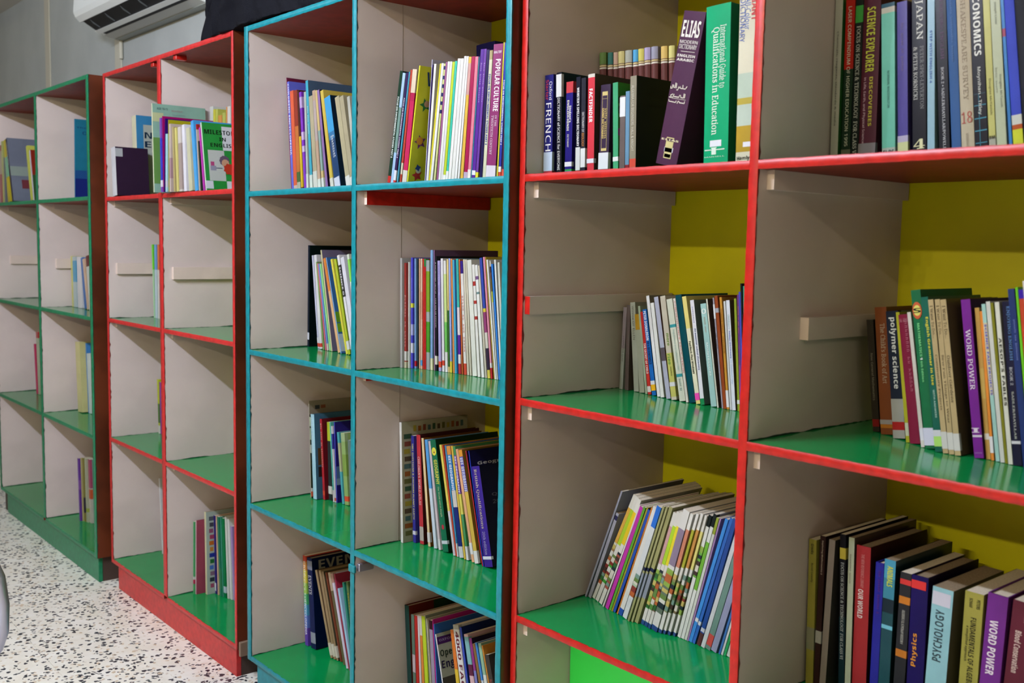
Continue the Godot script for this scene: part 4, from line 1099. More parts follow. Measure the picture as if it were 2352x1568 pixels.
func books_b() -> void:
	var g := ""
	g = "books in the third far bay of the near red bookcase"
	bk("m", "grey blue magazine at start of leaning row in third far bay of near red bookcase", g, -1.777, 0.6663, -0.2178, 0.005, 0.3104, 0.2235, 0.3729, "9497a8", "")
	bk("m", "curled grey leaflet with navy header in third far bay of near red bookcase", g, -1.767, 0.6676, -0.2198, 0.0089, 0.248, 0.1786, 0.3628, "a2a4b4", "a2a4b4", [[0.03, 0.08, "34365a"]])
	bk("m", "white magazine with a mustard upper spine in third far bay of near red bookcase", g, -1.7565, 0.668, -0.2237, 0.0086, 0.3128, 0.2252, 0.4205, "dcdbd0", "", [[0.12, 0.45, "d8aa4c"], [0.47, 0.85, "9a7a50"], [0.47, 0.509, "c8b86a"], [0.529, 0.577, "dcdcd6"], [0.597, 0.618, "b8643a"], [0.618, 0.657, "d8d4c8"], [0.657, 0.688, "8a3a34"], [0.688, 0.725, "4a3a34"], [0.725, 0.745, "8a3a34"], [0.745, 0.774, "7a9a90"], [0.774, 0.816, "3a6a3a"], [0.816, 0.85, "b8643a"]])
	bk("m", "white magazine with a leaf green upper spine in third far bay of near red bookcase", g, -1.7391, 0.6686, -0.2169, 0.0104, 0.3108, 0.2238, 0.4128, "deded6", "", [[0.12, 0.45, "b0d03a"], [0.55, 0.82, "45a53a"], [0.55, 0.574, "6a8a4a"], [0.574, 0.617, "d8d4c8"], [0.617, 0.646, "8a3a34"], [0.666, 0.712, "dcdcd6"], [0.712, 0.738, "8a3a34"], [0.738, 0.767, "c8b86a"], [0.767, 0.792, "d8d4c8"]])
	bk("m", "white magazine with a golden yellow upper spine in third far bay of near red bookcase", g, -1.7185, 0.6684, -0.2089, 0.01, 0.3067, 0.2209, 0.3972, "deded6", "", [[0.12, 0.42, "e8c830"], [0.5, 0.85, "a8584a"], [0.5, 0.522, "2c3440"], [0.542, 0.58, "4a3a34"], [0.6, 0.641, "3a6a3a"], [0.641, 0.671, "2c3440"], [0.671, 0.712, "d8d4c8"], [0.712, 0.746, "d8d4c8"], [0.746, 0.774, "6a8a4a"], [0.794, 0.825, "7a9a90"]])
	bk("m", "plain white magazine beside the magenta one in third far bay of near red bookcase", g, -1.6989, 0.6659, -0.2012, 0.0039, 0.2952, 0.2125, 0.3816, "dadad2", "")
	bk("m", "magenta magazine in third far bay of near red bookcase", g, -1.6859, 0.6681, -0.1974, 0.0102, 0.2896, 0.2085, 0.3623, "bc3ca6", "")
	bk("m", "grass green magazine in third far bay of near red bookcase", g, -1.6719, 0.6667, -0.1962, 0.0065, 0.291, 0.2095, 0.3536, "5ea43c", "")
	bk("m", "thin khaki magazine in third far bay of near red bookcase", g, -1.6631, 0.6659, -0.1954, 0.004, 0.2943, 0.2119, 0.3591, "a2973c", "")
	bk("h", "blue hardback leaning among magazines in third far bay of near red bookcase", g, -1.657, 0.6671, -0.1949, 0.0074, 0.2884, 0.1961, 0.358, "2f55b0", "22304a")
	bk("t", "thin orange booklet in leaning row in third far bay of near red bookcase", g, -1.6433, 0.6657, -0.1931, 0.0037, 0.2948, 0.2123, 0.3407, "c87c30", "")
	bk("m", "white magazine with blue foot in third far bay of near red bookcase", g, -1.6364, 0.6686, -0.191, 0.0122, 0.299, 0.2152, 0.342, "e0e0dc", "", [[0.94, 1, "3058b0"]])
	bk("m", "white magazine with blue cap in third far bay of near red bookcase", g, -1.6163, 0.6686, -0.185, 0.013, 0.302, 0.2174, 0.3232, "d6dce0", "", [[0, 0.18, "3074d8"], [0.6, 0.8, "a8c0a8"], [0.6, 0.636, "7a9a90"], [0.636, 0.668, "6a8a4a"], [0.668, 0.689, "d8d4c8"], [0.709, 0.758, "8a3a34"], [0.758, 0.8, "b8643a"]])
	bk("m", "khaki magazine with dark band, fourteenth from far end, third far bay of near red bookcase", g, -1.595, 0.6661, -0.1793, 0.0051, 0.3088, 0.2223, 0.3188, "9ea070", "", [[0.52, 0.55, "23284a"], [0.57, 0.78, "8e97a8"]])
	bk("m", "khaki magazine with dark band, fifteenth from far end, third far bay of near red bookcase", g, -1.5865, 0.6661, -0.1824, 0.0054, 0.308, 0.2218, 0.3133, "a4a476", "", [[0.52, 0.55, "23284a"], [0.57, 0.78, "8e97a8"]])
	bk("m", "khaki magazine with dark band, sixteenth from far end, third far bay of near red bookcase", g, -1.578, 0.6674, -0.1855, 0.0098, 0.308, 0.2217, 0.3091, "a0a06e", "", [[0.52, 0.55, "23284a"], [0.57, 0.78, "8e97a8"]])
	bk("m", "white magazine with a dusty pink upper spine in third far bay of near red bookcase", g, -1.5621, 0.667, -0.1893, 0.0086, 0.2952, 0.2125, 0.2982, "dedcd6", "", [[0.12, 0.45, "c9a0a0"], [0.5, 0.85, "52a048"], [0.96, 1, "30508a"], [0.5, 0.535, "90b050"], [0.535, 0.579, "3a6a3a"], [0.599, 0.641, "c8b86a"], [0.641, 0.662, "3a6a3a"], [0.662, 0.692, "4a3a34"], [0.692, 0.74, "c8b86a"], [0.74, 0.788, "90b050"], [0.788, 0.817, "c8b86a"], [0.817, 0.842, "3a6a3a"]])
	bk("m", "white magazine with a acid green upper spine in third far bay of near red bookcase", g, -1.5491, 0.6671, -0.1863, 0.0092, 0.2993, 0.2155, 0.2925, "dedcd6", "", [[0.12, 0.45, "b0d834"], [0.5, 0.85, "5e904a"], [0.96, 1, "30508a"], [0.5, 0.524, "2c3440"], [0.524, 0.549, "6a8a4a"], [0.549, 0.599, "90b050"], [0.599, 0.62, "4a3a34"], [0.62, 0.665, "b8643a"], [0.685, 0.717, "6a8a4a"], [0.737, 0.758, "b8643a"], [0.758, 0.803, "d8d4c8"]])
	bk("m", "white magazine with a bright yellow upper spine in third far bay of near red bookcase", g, -1.5354, 0.6666, -0.1831, 0.0076, 0.3024, 0.2177, 0.2858, "dedcd6", "", [[0.12, 0.45, "e8d834"], [0.5, 0.85, "806058"], [0.96, 1, "30508a"], [0.5, 0.537, "d8d4c8"], [0.557, 0.604, "7a9a90"], [0.604, 0.629, "c8b86a"], [0.629, 0.651, "7a9a90"], [0.651, 0.675, "4a3a34"], [0.675, 0.724, "b8643a"], [0.724, 0.765, "c8b86a"], [0.765, 0.793, "b8643a"], [0.793, 0.84, "3a6a3a"]])
	bk("m", "thick white magazine with mauve spine in third far bay of near red bookcase", g, -1.5222, 0.6692, -0.1801, 0.0175, 0.3077, 0.2215, 0.2746, "e0e0de", "", [[0.15, 0.45, "908098"], [0.48, 0.85, "6a7a6a"], [0.96, 1, "2f4a86"], [0.48, 0.525, "90b050"], [0.525, 0.563, "b8643a"], [0.563, 0.589, "b8643a"], [0.589, 0.624, "90b050"], [0.644, 0.675, "c8b86a"], [0.695, 0.733, "6a8a4a"], [0.733, 0.764, "dcdcd6"], [0.764, 0.809, "2c3440"]])
	bk("m", "white magazine with a salmon upper spine in third far bay of near red bookcase", g, -1.5023, 0.6668, -0.1823, 0.0088, 0.3032, 0.2183, 0.2701, "e2e2de", "", [[0.13, 0.44, "d0886e"], [0.5, 0.82, "8e8e5e"], [0.97, 1, "34508a"], [0.5, 0.541, "c8b86a"], [0.561, 0.587, "6a8a4a"], [0.587, 0.623, "2c3440"], [0.623, 0.663, "b8643a"], [0.663, 0.708, "dcdcd6"], [0.728, 0.772, "c8b86a"], [0.772, 0.811, "7a9a90"]])
	bk("m", "white magazine with a olive upper spine in third far bay of near red bookcase", g, -1.4918, 0.6663, -0.1858, 0.0066, 0.3065, 0.2207, 0.2786, "e2e2de", "", [[0.13, 0.44, "aaab3a"], [0.5, 0.82, "6a7a58"], [0.97, 1, "34508a"], [0.5, 0.548, "d8d4c8"], [0.568, 0.601, "c8b86a"], [0.601, 0.637, "90b050"], [0.637, 0.663, "c8b86a"], [0.663, 0.691, "3a6a3a"], [0.711, 0.751, "7a9a90"], [0.751, 0.79, "4a3a34"]])
	bk("m", "white magazine with a orange upper spine in third far bay of near red bookcase", g, -1.4811, 0.6664, -0.1895, 0.0071, 0.3076, 0.2215, 0.271, "e2e2de", "", [[0.13, 0.44, "c8924e"], [0.5, 0.82, "7a6a50"], [0.97, 1, "34508a"], [0.5, 0.54, "7a9a90"], [0.54, 0.579, "dcdcd6"], [0.579, 0.62, "6a8a4a"], [0.62, 0.645, "b8643a"], [0.665, 0.705, "8a3a34"], [0.725, 0.75, "6a8a4a"], [0.75, 0.799, "d8d4c8"]])
	bk("m", "white magazine with a cream yellow upper spine in third far bay of near red bookcase", g, -1.4692, 0.6661, -0.1936, 0.0065, 0.3036, 0.2186, 0.2609, "e2e2de", "", [[0.13, 0.44, "e0d982"], [0.5, 0.82, "7a8a58"], [0.97, 1, "34508a"], [0.5, 0.547, "3a6a3a"], [0.547, 0.596, "b8643a"], [0.596, 0.632, "7a9a90"], [0.632, 0.663, "dcdcd6"], [0.683, 0.705, "8a3a34"], [0.705, 0.746, "c8b86a"], [0.746, 0.777, "2c3440"], [0.777, 0.82, "90b050"]])
	bk("m", "white magazine with black cap and green middle in third far bay of near red bookcase", g, -1.4584, 0.6666, -0.1973, 0.0085, 0.3046, 0.2193, 0.2512, "dfe2de", "", [[0, 0.09, "1e2226"], [0.25, 0.5, "70b04a"], [0.25, 0.299, "90b050"], [0.319, 0.348, "2c3440"], [0.368, 0.403, "4a3a34"], [0.403, 0.452, "d8d4c8"], [0.452, 0.484, "4a3a34"]])
	bk("m", "green striped magazine with black cap in third far bay of near red bookcase", g, -1.448, 0.6665, -0.1972, 0.0081, 0.3106, 0.2236, 0.2551, "dce0dc", "", [[0, 0.1, "1e2226"], [0.22, 0.6, "74b640"]])
	bk("m", "white magazine with olive cap in third far bay of near red bookcase", g, -1.438, 0.6661, -0.1969, 0.0064, 0.3038, 0.2187, 0.2554, "ced4cb", "", [[0, 0.13, "94a43c"]])
	bk("t", "thin purple booklet in leaning row in third far bay of near red bookcase", g, -1.4301, 0.6654, -0.1967, 0.0038, 0.3046, 0.2193, 0.2571, "a080b0", "")
	bk("m", "bright blue magazine in third far bay of near red bookcase", g, -1.4248, 0.6668, -0.1964, 0.0082, 0.3092, 0.2226, 0.286, "448edc", "", [[0.8, 0.83, "d8dce4"]])
	bk("m", "mid blue magazine in third far bay of near red bookcase", g, -1.4144, 0.6666, -0.1955, 0.0073, 0.3147, 0.2266, 0.2908, "3468bc", "", [[0.82, 0.85, "c8d0dc"]])
	bk("m", "dark blue magazine with white foot band in third far bay of near red bookcase", g, -1.4009, 0.6672, -0.1943, 0.0099, 0.3137, 0.2259, 0.2762, "2c4e98", "", [[0.86, 0.89, "c8ccd8"], [0.9, 1, "5a3a3a"]])
	bk("m", "pale grey taped magazine in third far bay of near red bookcase", g, -1.3879, 0.6672, -0.1932, 0.0098, 0.3117, 0.2245, 0.2853, "cdd2d6", "")
	bk("m", "grey green taped magazine with red label in third far bay of near red bookcase", g, -1.3753, 0.6682, -0.1921, 0.0134, 0.3123, 0.2249, 0.2856, "6e9086", "", [[0.88, 0.97, "c8504a"]])
	bk("m", "lilac magazine near the red divider in third far bay of near red bookcase", g, -1.36, 0.6685, -0.1927, 0.0143, 0.3122, 0.2248, 0.2877, "9498b8", "")
	bk("m", "slim blue magazine beside the red divider in third far bay of near red bookcase", g, -1.3402, 0.6658, -0.1937, 0.005, 0.3076, 0.2215, 0.2728, "4474b6", "")
	bk("m", "slim white magazine beside the red divider in third far bay of near red bookcase", g, -1.3341, 0.6657, -0.1948, 0.0045, 0.3066, 0.2208, 0.2753, "d0d4d4", "")
	bk("m", "slim green magazine beside the red divider in third far bay of near red bookcase", g, -1.3284, 0.6661, -0.1958, 0.006, 0.3057, 0.2201, 0.2788, "319e5e", "")
	bk("m", "pale green magazine touching the red divider in third far bay of near red bookcase", g, -1.321, 0.6667, -0.1971, 0.0082, 0.305, 0.2196, 0.2808, "c6d4c8", "")
	g = "books in the third near bay of the near red bookcase"
	bk("p", "olive history book with torn top in third near bay of near red bookcase", g, -1.1334, 0.6645, -0.21, 0.0167, 0.2984, 0.2148, -0.023, "9a9444", "", [], [[0.6, 0.75, "8a8a74"]], [["Greeks", "d", "3a3a20", 0.03, 0.1, 0.5, 0.4, "I"], ["Burrell Connolly", "d", "4a4828", 0.16, 0.29, 0.5, 0.35, "I"]])
	bk("p", "dark brown mathematics book in third near bay of near red bookcase", g, -1.1151, 0.6645, -0.21, 0.0121, 0.3107, 0.2237, -0.0002, "35201f", "", [], [[0.62, 0.7, "a8a8a8"]], [["Exploring Mathematics 2", "d", "b8a8a0", 0.03, 0.25, 0.5, 0.35, "b"]])
	bk("p", "grey pink book with plain spine in third near bay of near red bookcase", g, -1.1021, 0.6648, -0.21, 0.0134, 0.3079, 0.2217, 0.0223, "968d8b", "4a4848")
	bk("p", "black science textbook with yellow label in third near bay of near red bookcase", g, -1.059, 0.6645, -0.21, 0.0124, 0.3241, 0.2334, -0.0409, "1c1e25", "", [[0.0825, 0.15, "c8b84a"], [0.5, 1, "1a3038"]], [], [["FOCUS ON SCIENCE & TECHNOLOGY  FOR CLASS VI", "d", "c8d0d4", 0.17, 0.76, 0.5, 0.5, "R"]])
	bk("p", "white science textbook with pale green spine in third near bay of near red bookcase", g, -1.0455, 0.6645, -0.21, 0.012, 0.3221, 0.2319, -0.0226, "bcc4ae", "5a4a44", [], [], [["ENGINEERING DRAWING", "d", "6a6a62", 0.1, 0.28, 0.4, 0.3, "x"]])
	bk("h", "worn red hardback lettered OUR WORLD in third near bay of near red bookcase", g, -1.0302, 0.6645, -0.21, 0.0293, 0.3113, 0.2117, -0.0164, "ae3439", "3a1a1c", [], [], [["OUR WORLD", "d", "e8dcdc", 0.27, 0.45, 0.42, 0.36, "I"], ["THE NEW REFERENCE LIBRARY", "d", "c87a7a", 0.05, 0.26, 0.5, 0.22, "I"]])
	bk("h", "royal blue book with purple lettering in third near bay of near red bookcase", g, -0.994, 0.6645, -0.21, 0.0167, 0.2879, 0.1958, -0.0005, "3232a0", "", [], [], [["New School Methods 1", "d", "6a2f8a", 0.05, 0.34, 0.55, 0.35, "x"]])
	bk("p", "animal book with sky blue upper spine in third near bay of near red bookcase", g, -0.9764, 0.6645, -0.21, 0.0221, 0.2986, 0.215, -0.0001, "1f4c56", "16343a", [[0, 0.12, "4ea4c6"], [0.12, 0.25, "3f88a0"], [0.25, 0.34, "1c2c34"], [0.42, 0.445, "7ac8e0"]], [], [["ANIMALS", "d", "d4da3a", 0.04, 0.17, 0.55, 0.5, "k"]])
	bk("p", "black chemistry book with orange bands in third near bay of near red bookcase", g, -0.9467, 0.6647, -0.21, 0.0215, 0.2823, 0.2032, 0.0107, "28292e", "", [[0.045, 0.08, "d8383a"], [0.16, 0.21, "c87a2a"], [0.52, 0.57, "c87a2a"]], [], [["A MODERN APPROACH TO CHEMISTRY", "u", "c8c8c0", 0.25, 0.48, 0.5, 0.25, "r"]])
	bk("h", "thick navy physics textbook with red label in third near bay of near red bookcase", g, -0.9201, 0.6645, -0.21, 0.0317, 0.283, 0.1924, -0.005, "221d5a", "14122e", [], [], [["Physics", "u", "e0942f", 0.38, 0.6, 0.4, 0.4, "k"]])
	spine_patch([[0.02, 0.9, 0.03, 0.085, "e0383a"]])
	bk("p", "thick pale blue psychology textbook in third near bay of near red bookcase", g, -0.8874, 0.6654, -0.21, 0.0382, 0.2719, 0.1957, 0.0249, "98ccd8", "6a6456", [], [], [["PSYCHOLOGY", "u", "3a4c56", 0.15, 0.5, 0.45, 0.42, "I"]])
	spine_patch([[0.02, 0.9, 0.03, 0.12, "d4d4e6"]])
	bk("p", "olive yellow algebra book in third near bay of near red bookcase", g, -0.8249, 0.6649, -0.21, 0.0327, 0.28, 0.2016, 0.0116, "a5a04a", "", [], [], [["FUNDAMENTALS OF ALGEBRA", "d", "24241a", 0.16, 0.62, 0.55, 0.3, "I"], ["a simplified approach", "d", "3a3a20", 0.22, 0.45, 0.25, 0.18, "I"], ["PETERS", "d", "2a2a1c", 0.04, 0.1, 0.75, 0.18, "b"], ["SCHAAF", "d", "2a2a1c", 0.04, 0.1, 0.35, 0.18, "b"]])
	bk("h", "purple vocabulary hardback on the third shelf in third near bay of near red bookcase", g, -0.7913, 0.6656, -0.21, 0.0342, 0.2873, 0.1954, 0.0336, "78338f", "", [], [], [["WORD POWER", "d", "efe6f0", 0.16, 0.5, 0.45, 0.4, "I"]])
	bk("p", "maroon paperback lettered blood conservation in third near bay of near red bookcase", g, -0.7523, 0.6662, -0.21, 0.0366, 0.2862, 0.2061, 0.0474, "642436", "", [], [], [["Blood Conservation", "d", "d8c0b8", 0.18, 0.44, 0.4, 0.3, "I"], ["Plant", "d", "d8c0b8", 0.06, 0.12, 0.7, 0.25, "b"]])

func books_c() -> void:
	var g := ""
	g = "books in the top far bay of the turquoise bookcase"
	bk("h", "maroon album behind smaller books in top far bay of turquoise bookcase", g, -3.0825, 1.6908, -0.105, 0.0024, 0.3775, 0.2567, -0.0899, "a04a70", "6a2040")
	bk("p", "lilac blue children encyclopaedia with white lettering in top far bay of turquoise bookcase", g, -3.0779, 1.6908, -0.105, 0.0126, 0.363, 0.2614, -0.0905, "686fd8", "", [], [], [["CHILDRENS ENCYCLOPEDIA", "d", "e8e8f4", 0.02, 0.66, 0.5, 0.7, "b"]])
	bk("p", "orange red paperback in top far bay of turquoise bookcase", g, -3.0642, 1.6908, -0.105, 0.0215, 0.3307, 0.2381, -0.0829, "dc6444", "", [[0.93, 1, "c8b8b0"]])
	bk("p", "rust cover paperback with green foot in top far bay of turquoise bookcase", g, -3.0418, 1.6908, -0.105, 0.0228, 0.3293, 0.2371, -0.076, "943c28", "6a3020", [[0.35, 0.8, "c4743c"], [0.8, 0.9, "4e6e3c"], [0.9, 1, "b8b4a0"]])
	bk("p", "dark paperback with yellow lower spine in top far bay of turquoise bookcase", g, -3.0158, 1.6908, -0.105, 0.0111, 0.3271, 0.2355, -0.083, "4e2c22", "", [[0.45, 0.95, "dfbe30"], [0.95, 1, "7a3020"]])
	bk("p", "purple paperback with white bands in top far bay of turquoise bookcase", g, -2.9947, 1.6908, -0.105, 0.0142, 0.3218, 0.2317, -0.1116, "7f38bc", "", [[0.05, 0.16, "c0a8d8"], [0.4, 0.48, "c8b0dc"], [0.54, 0.6, "c8b8dc"]])
	bk("p", "pale grey green paperback in top far bay of turquoise bookcase", g, -2.9795, 1.6908, -0.105, 0.0116, 0.3184, 0.2292, -0.0591, "b4beb4", "", [], [[0.82, 1, "d0d8d0"]])
	bk("h", "tall teal hardback with flowered cover in top far bay of turquoise bookcase", g, -2.9551, 1.6908, -0.105, 0.0155, 0.3531, 0.2401, -0.0941, "44a6bc", "4a5f7a", [], [[0.85, 0.98, "d0dcd4"]], [["Great Fairy Stories", "d", "d8ecec", 0.23, 0.48, 0.5, 0.5, "x"]])
	cp([[0.78, 0.92, 0.06, 0.09, "a83030"]])
	bk("p", "khaki paperback, ninth from far end, top far bay of turquoise bookcase", g, -2.9323, 1.6908, -0.105, 0.0233, 0.3022, 0.2176, -0.1152, "b0a888", "", [], [[0.79, 0.97, "d0d2c8"]])
	bk("p", "pinkish tan paperback in top far bay of turquoise bookcase", g, -2.9051, 1.6908, -0.105, 0.0164, 0.3186, 0.2294, -0.1245, "bca088", "", [[0.1, 0.5, "b4a4a0"]], [[0.88, 0.98, "d4dcd4"]])
	bk("p", "tan and teal striped paperback in top far bay of turquoise bookcase", g, -2.8799, 1.6908, -0.105, 0.012, 0.3179, 0.2289, -0.1485, "cdb67c", "", [[0.4, 0.8, "8aa8a0"]], [[0.87, 0.98, "d6dcd6"]])
	bk("t", "thin mauve booklet in top far bay of turquoise bookcase", g, -2.8562, 1.6908, -0.105, 0.0132, 0.3194, 0.23, -0.1816, "9070a8", "2a1c34")
	bk("p", "mustard yellow paperback in top far bay of turquoise bookcase", g, -2.8264, 1.6908, -0.105, 0.0173, 0.3173, 0.2284, -0.2156, "cdb650", "", [], [[0.88, 0.97, "d4d4c8"]])
	bk("p", "blue novel with pale script title in top far bay of turquoise bookcase", g, -2.8008, 1.6908, -0.105, 0.036, 0.2933, 0.2111, -0.2387, "2b4670", "1c2a3a", [[0, 0.38, "48a0d4"], [0.38, 0.46, "3a78a8"]], [], [["Alchemist", "d", "e8ecf0", 0.42, 0.66, 0.55, 0.5, "x"]])
	spine_patch([[0.02, 0.9, 0.87, 1, "ccd2e2"]])
	bk("p", "khaki paperback, fifteenth from far end, top far bay of turquoise bookcase", g, -2.7321, 1.6908, -0.105, 0.0235, 0.2906, 0.2092, -0.2555, "b2aa8a", "", [], [[0.86, 0.97, "d8d8d4"]])
	bk("p", "khaki paperback, sixteenth from far end, top far bay of turquoise bookcase", g, -2.7063, 1.6908, -0.105, 0.0224, 0.2891, 0.2081, -0.2537, "aca486", "", [], [[0.87, 0.97, "d8d8d4"]])
	bk("p", "grey paperback behind the turquoise divider in top far bay of turquoise bookcase", g, -2.6815, 1.6908, -0.105, 0.0147, 0.2818, 0.2029, -0.189, "b8b8ac", "")
	g = "books in the top near bay of the turquoise bookcase"
	bk("p", "dark green environmental workbook lettered PART 5 in top near bay of turquoise bookcase", g, -2.4616, 1.6935, -0.072, 0.0137, 0.3161, 0.225, 0.1946, "1f3e32", "", [[0.91, 0.97, "d8403a"]], [], [["FOCUS ON ENVIRONMENTAL STUDIES PART 5", "d", "e4ece8", 0.22, 0.75, 0.5, 0.55, "b"]])
	bk("p", "pale blue workbook in top near bay of turquoise bookcase", g, -2.4451, 1.6932, -0.072, 0.0125, 0.3089, 0.2224, 0.1889, "a8c8ec", "", [[0.3, 0.7, "7a9a92"]])
	bk("p", "plum environmental workbook lettered PART 4 in top near bay of turquoise bookcase", g, -2.4316, 1.6929, -0.072, 0.0103, 0.309, 0.2225, 0.2013, "3c2c56", "", [[0.95, 1, "d8403a"]], [[0.86, 0.95, "dfe0e8"]], [["FOCUS ON ENVIRONMENTAL STUDIES PART 4", "d", "d8d4e0", 0.22, 0.75, 0.5, 0.55, "b"]])
	bk("p", "teal blue paperback in top near bay of turquoise bookcase", g, -2.4147, 1.6921, -0.072, 0.0067, 0.3092, 0.2227, 0.1838, "4a96b0", "")
	bk("p", "brick red paperback in top near bay of turquoise bookcase", g, -2.4002, 1.6922, -0.072, 0.0082, 0.3122, 0.2248, 0.1647, "bc4a3c", "", [[0.8, 0.9, "d0c8b0"]])
	bk("p", "crimson pink book with tattered top in top near bay of turquoise bookcase", g, -2.3863, 1.6938, -0.072, 0.0201, 0.3106, 0.2236, 0.1501, "c8305e", "", [[0, 0.2, "dccbb4"], [0.2, 0.27, "b02a50"]], [[0.87, 1, "d8d4cc"]])
	bk("p", "yellow picture book with star pictures on cover in top near bay of turquoise bookcase", g, -2.3128, 1.6917, -0.037, 0.0051, 0.3095, 0.2228, 0.1736, "d0d02f", "dcdc34")
	ct("W", 0.11, 0.28, 0.045, 0.16, "27406a")
	cover_shape(0.13, 0.32, 0.019, 5, 0.45, "2a7a40")
	cover_shape(0.15, 0.31, 0.009, 12, 0.95, "c8a080", 0.0007)
	cover_shape(0.115, 0.635, 0.02, 5, 0.45, "7a3a80")
	cover_shape(0.105, 0.625, 0.011, 12, 0.9, "e09a3a", 0.0007)
	cover_shape(0.12, 0.92, 0.017, 5, 0.5, "c83a3a")
	cover_shape(0.13, 0.875, 0.009, 12, 0.9, "d8d8d0", 0.0007)
	cover_shape(0.12, 0.855, 0.01, 4, 0.6, "2a4a9a", 0.0009)
	bk("t", "clear lilac plastic folder in top near bay of turquoise bookcase", g, -2.2799, 1.6911, -0.072, 0.0025, 0.3254, 0.225, 0.0871, "c8c8e4", "")
	bk("t", "thin indigo booklet in top near bay of turquoise bookcase", g, -2.2763, 1.691, -0.072, 0.0024, 0.3117, 0.2244, 0.0884, "3c2c70", "")
	bk("t", "thin white booklet, tenth from far end, top near bay of turquoise bookcase", g, -2.2731, 1.6918, -0.072, 0.0097, 0.3126, 0.225, 0.1007, "e6e6e4", "")
	bk("t", "thin yellow booklet in top near bay of turquoise bookcase", g, -2.2623, 1.6918, -0.072, 0.0061, 0.3125, 0.225, 0.1498, "dcd43c", "")
	bk("t", "thin white booklet, twelfth from far end, top near bay of turquoise bookcase", g, -2.2552, 1.6923, -0.072, 0.01, 0.3121, 0.2247, 0.1504, "e4e4e0", "")
	bk("t", "navy checked booklet with pale yellow spine in top near bay of turquoise bookcase", g, -2.2386, 1.6917, -0.072, 0.0068, 0.3096, 0.2229, 0.1324, "d0d690", "", [[0.02, 0.05, "2a2f66"], [0.1, 0.13, "2a2f66"], [0.17, 0.2, "2a2f66"], [0.24, 0.27, "2a2f66"], [0.31, 0.34, "2a2f66"], [0.38, 0.41, "2a2f66"]])
	bk("t", "thin plum pink booklet in top near bay of turquoise bookcase", g, -2.2262, 1.6916, -0.072, 0.0069, 0.3117, 0.2244, 0.117, "a0608e", "")
	bk("t", "thin white booklet, fifteenth from far end, top near bay of turquoise bookcase", g, -2.2179, 1.6919, -0.072, 0.0091, 0.312, 0.2246, 0.1173, "e6e6e2", "")
	bk("t", "thin white booklet, sixteenth from far end, top near bay of turquoise bookcase", g, -2.2075, 1.6919, -0.072, 0.0094, 0.3107, 0.2237, 0.1166, "dedede", "")
	bk("t", "thin lime booklet in top near bay of turquoise bookcase", g, -2.1967, 1.692, -0.072, 0.0098, 0.3087, 0.2223, 0.1176, "bed03c", "", [], [[0.93, 1, "e4e6e2"]])
	bk("t", "thin sea green booklet in top near bay of turquoise bookcase", g, -2.1851, 1.6919, -0.072, 0.0089, 0.3092, 0.2227, 0.1146, "42bea6", "", [], [[0.9, 0.97, "e4e6e6"]])
	bk("t", "thin white booklet, nineteenth from far end, top near bay of turquoise bookcase", g, -2.1748, 1.6922, -0.072, 0.0114, 0.314, 0.225, 0.1166, "e6e6e2", "")
	bk("t", "thin white booklet, twentieth from far end, top near bay of turquoise bookcase", g, -2.1613, 1.6922, -0.072, 0.0125, 0.3124, 0.2249, 0.113, "e0e0dc", "")
	bk("t", "thin white booklet, twenty-first from far end, top near bay of turquoise bookcase", g, -2.1474, 1.6919, -0.072, 0.0096, 0.3167, 0.225, 0.1134, "eaeae8", "")
	bk("t", "thin white booklet, twenty-second from far end, top near bay of turquoise bookcase", g, -2.1344, 1.6916, -0.072, 0.0075, 0.3151, 0.225, 0.106, "e4e4e2", "")
	bk("t", "yellow booklet with red edge lettering in top near bay of turquoise bookcase", g, -2.1223, 1.6919, -0.072, 0.011, 0.312, 0.2247, 0.0941, "dfb64c", "", [[0.05, 0.3, "d0a098"]])
	bk("p", "crimson paperback with lilac label in top near bay of turquoise bookcase", g, -2.1079, 1.6921, -0.072, 0.0142, 0.3108, 0.2238, 0.0865, "a82050", "", [], [[0.92, 1, "b8a8c0"]])
	bk("t", "thin pink booklet in top near bay of turquoise bookcase", g, -2.092, 1.6918, -0.072, 0.0116, 0.3089, 0.2224, 0.0843, "de8094", "", [], [[0.9, 1, "e6dcd8"]])
	bk("t", "thin steel teal booklet in top near bay of turquoise bookcase", g, -2.0791, 1.6911, -0.072, 0.0036, 0.3073, 0.2212, 0.0861, "44809a", "")
	bk("p", "purple workbook in top near bay of turquoise bookcase", g, -2.0743, 1.692, -0.072, 0.0131, 0.3242, 0.225, 0.0919, "5c3096", "", [], [[0.915, 0.95, "e0e0e8"]], [["Step Maths English", "d", "c8b8e0", 0.1, 0.4, 0.5, 0.4, "x"]])
	bk("p", "violet workbook with yellow label in top near bay of turquoise bookcase", g, -2.0591, 1.6917, -0.072, 0.0094, 0.3234, 0.225, 0.0881, "70449e", "", [], [[0.93, 0.99, "dcd43c"]], [["Step Maths English", "d", "d0c0e4", 0.1, 0.4, 0.5, 0.4, "x"]])
	bk("p", "dark navy workbook in top near bay of turquoise bookcase", g, -2.0436, 1.6916, -0.072, 0.0109, 0.3194, 0.225, 0.0722, "272252", "")
	bk("p", "cream workbook with blue lettering in top near bay of turquoise bookcase", g, -2.0303, 1.6916, -0.072, 0.0116, 0.3166, 0.225, 0.0669, "d4d4b6", "", [[0, 0.07, "a89a70"]], [], [["FOCUS ON ENVIRONMENTAL STUDIES PART 3", "d", "2a3a9a", 0.18, 0.72, 0.5, 0.6, "b"]])
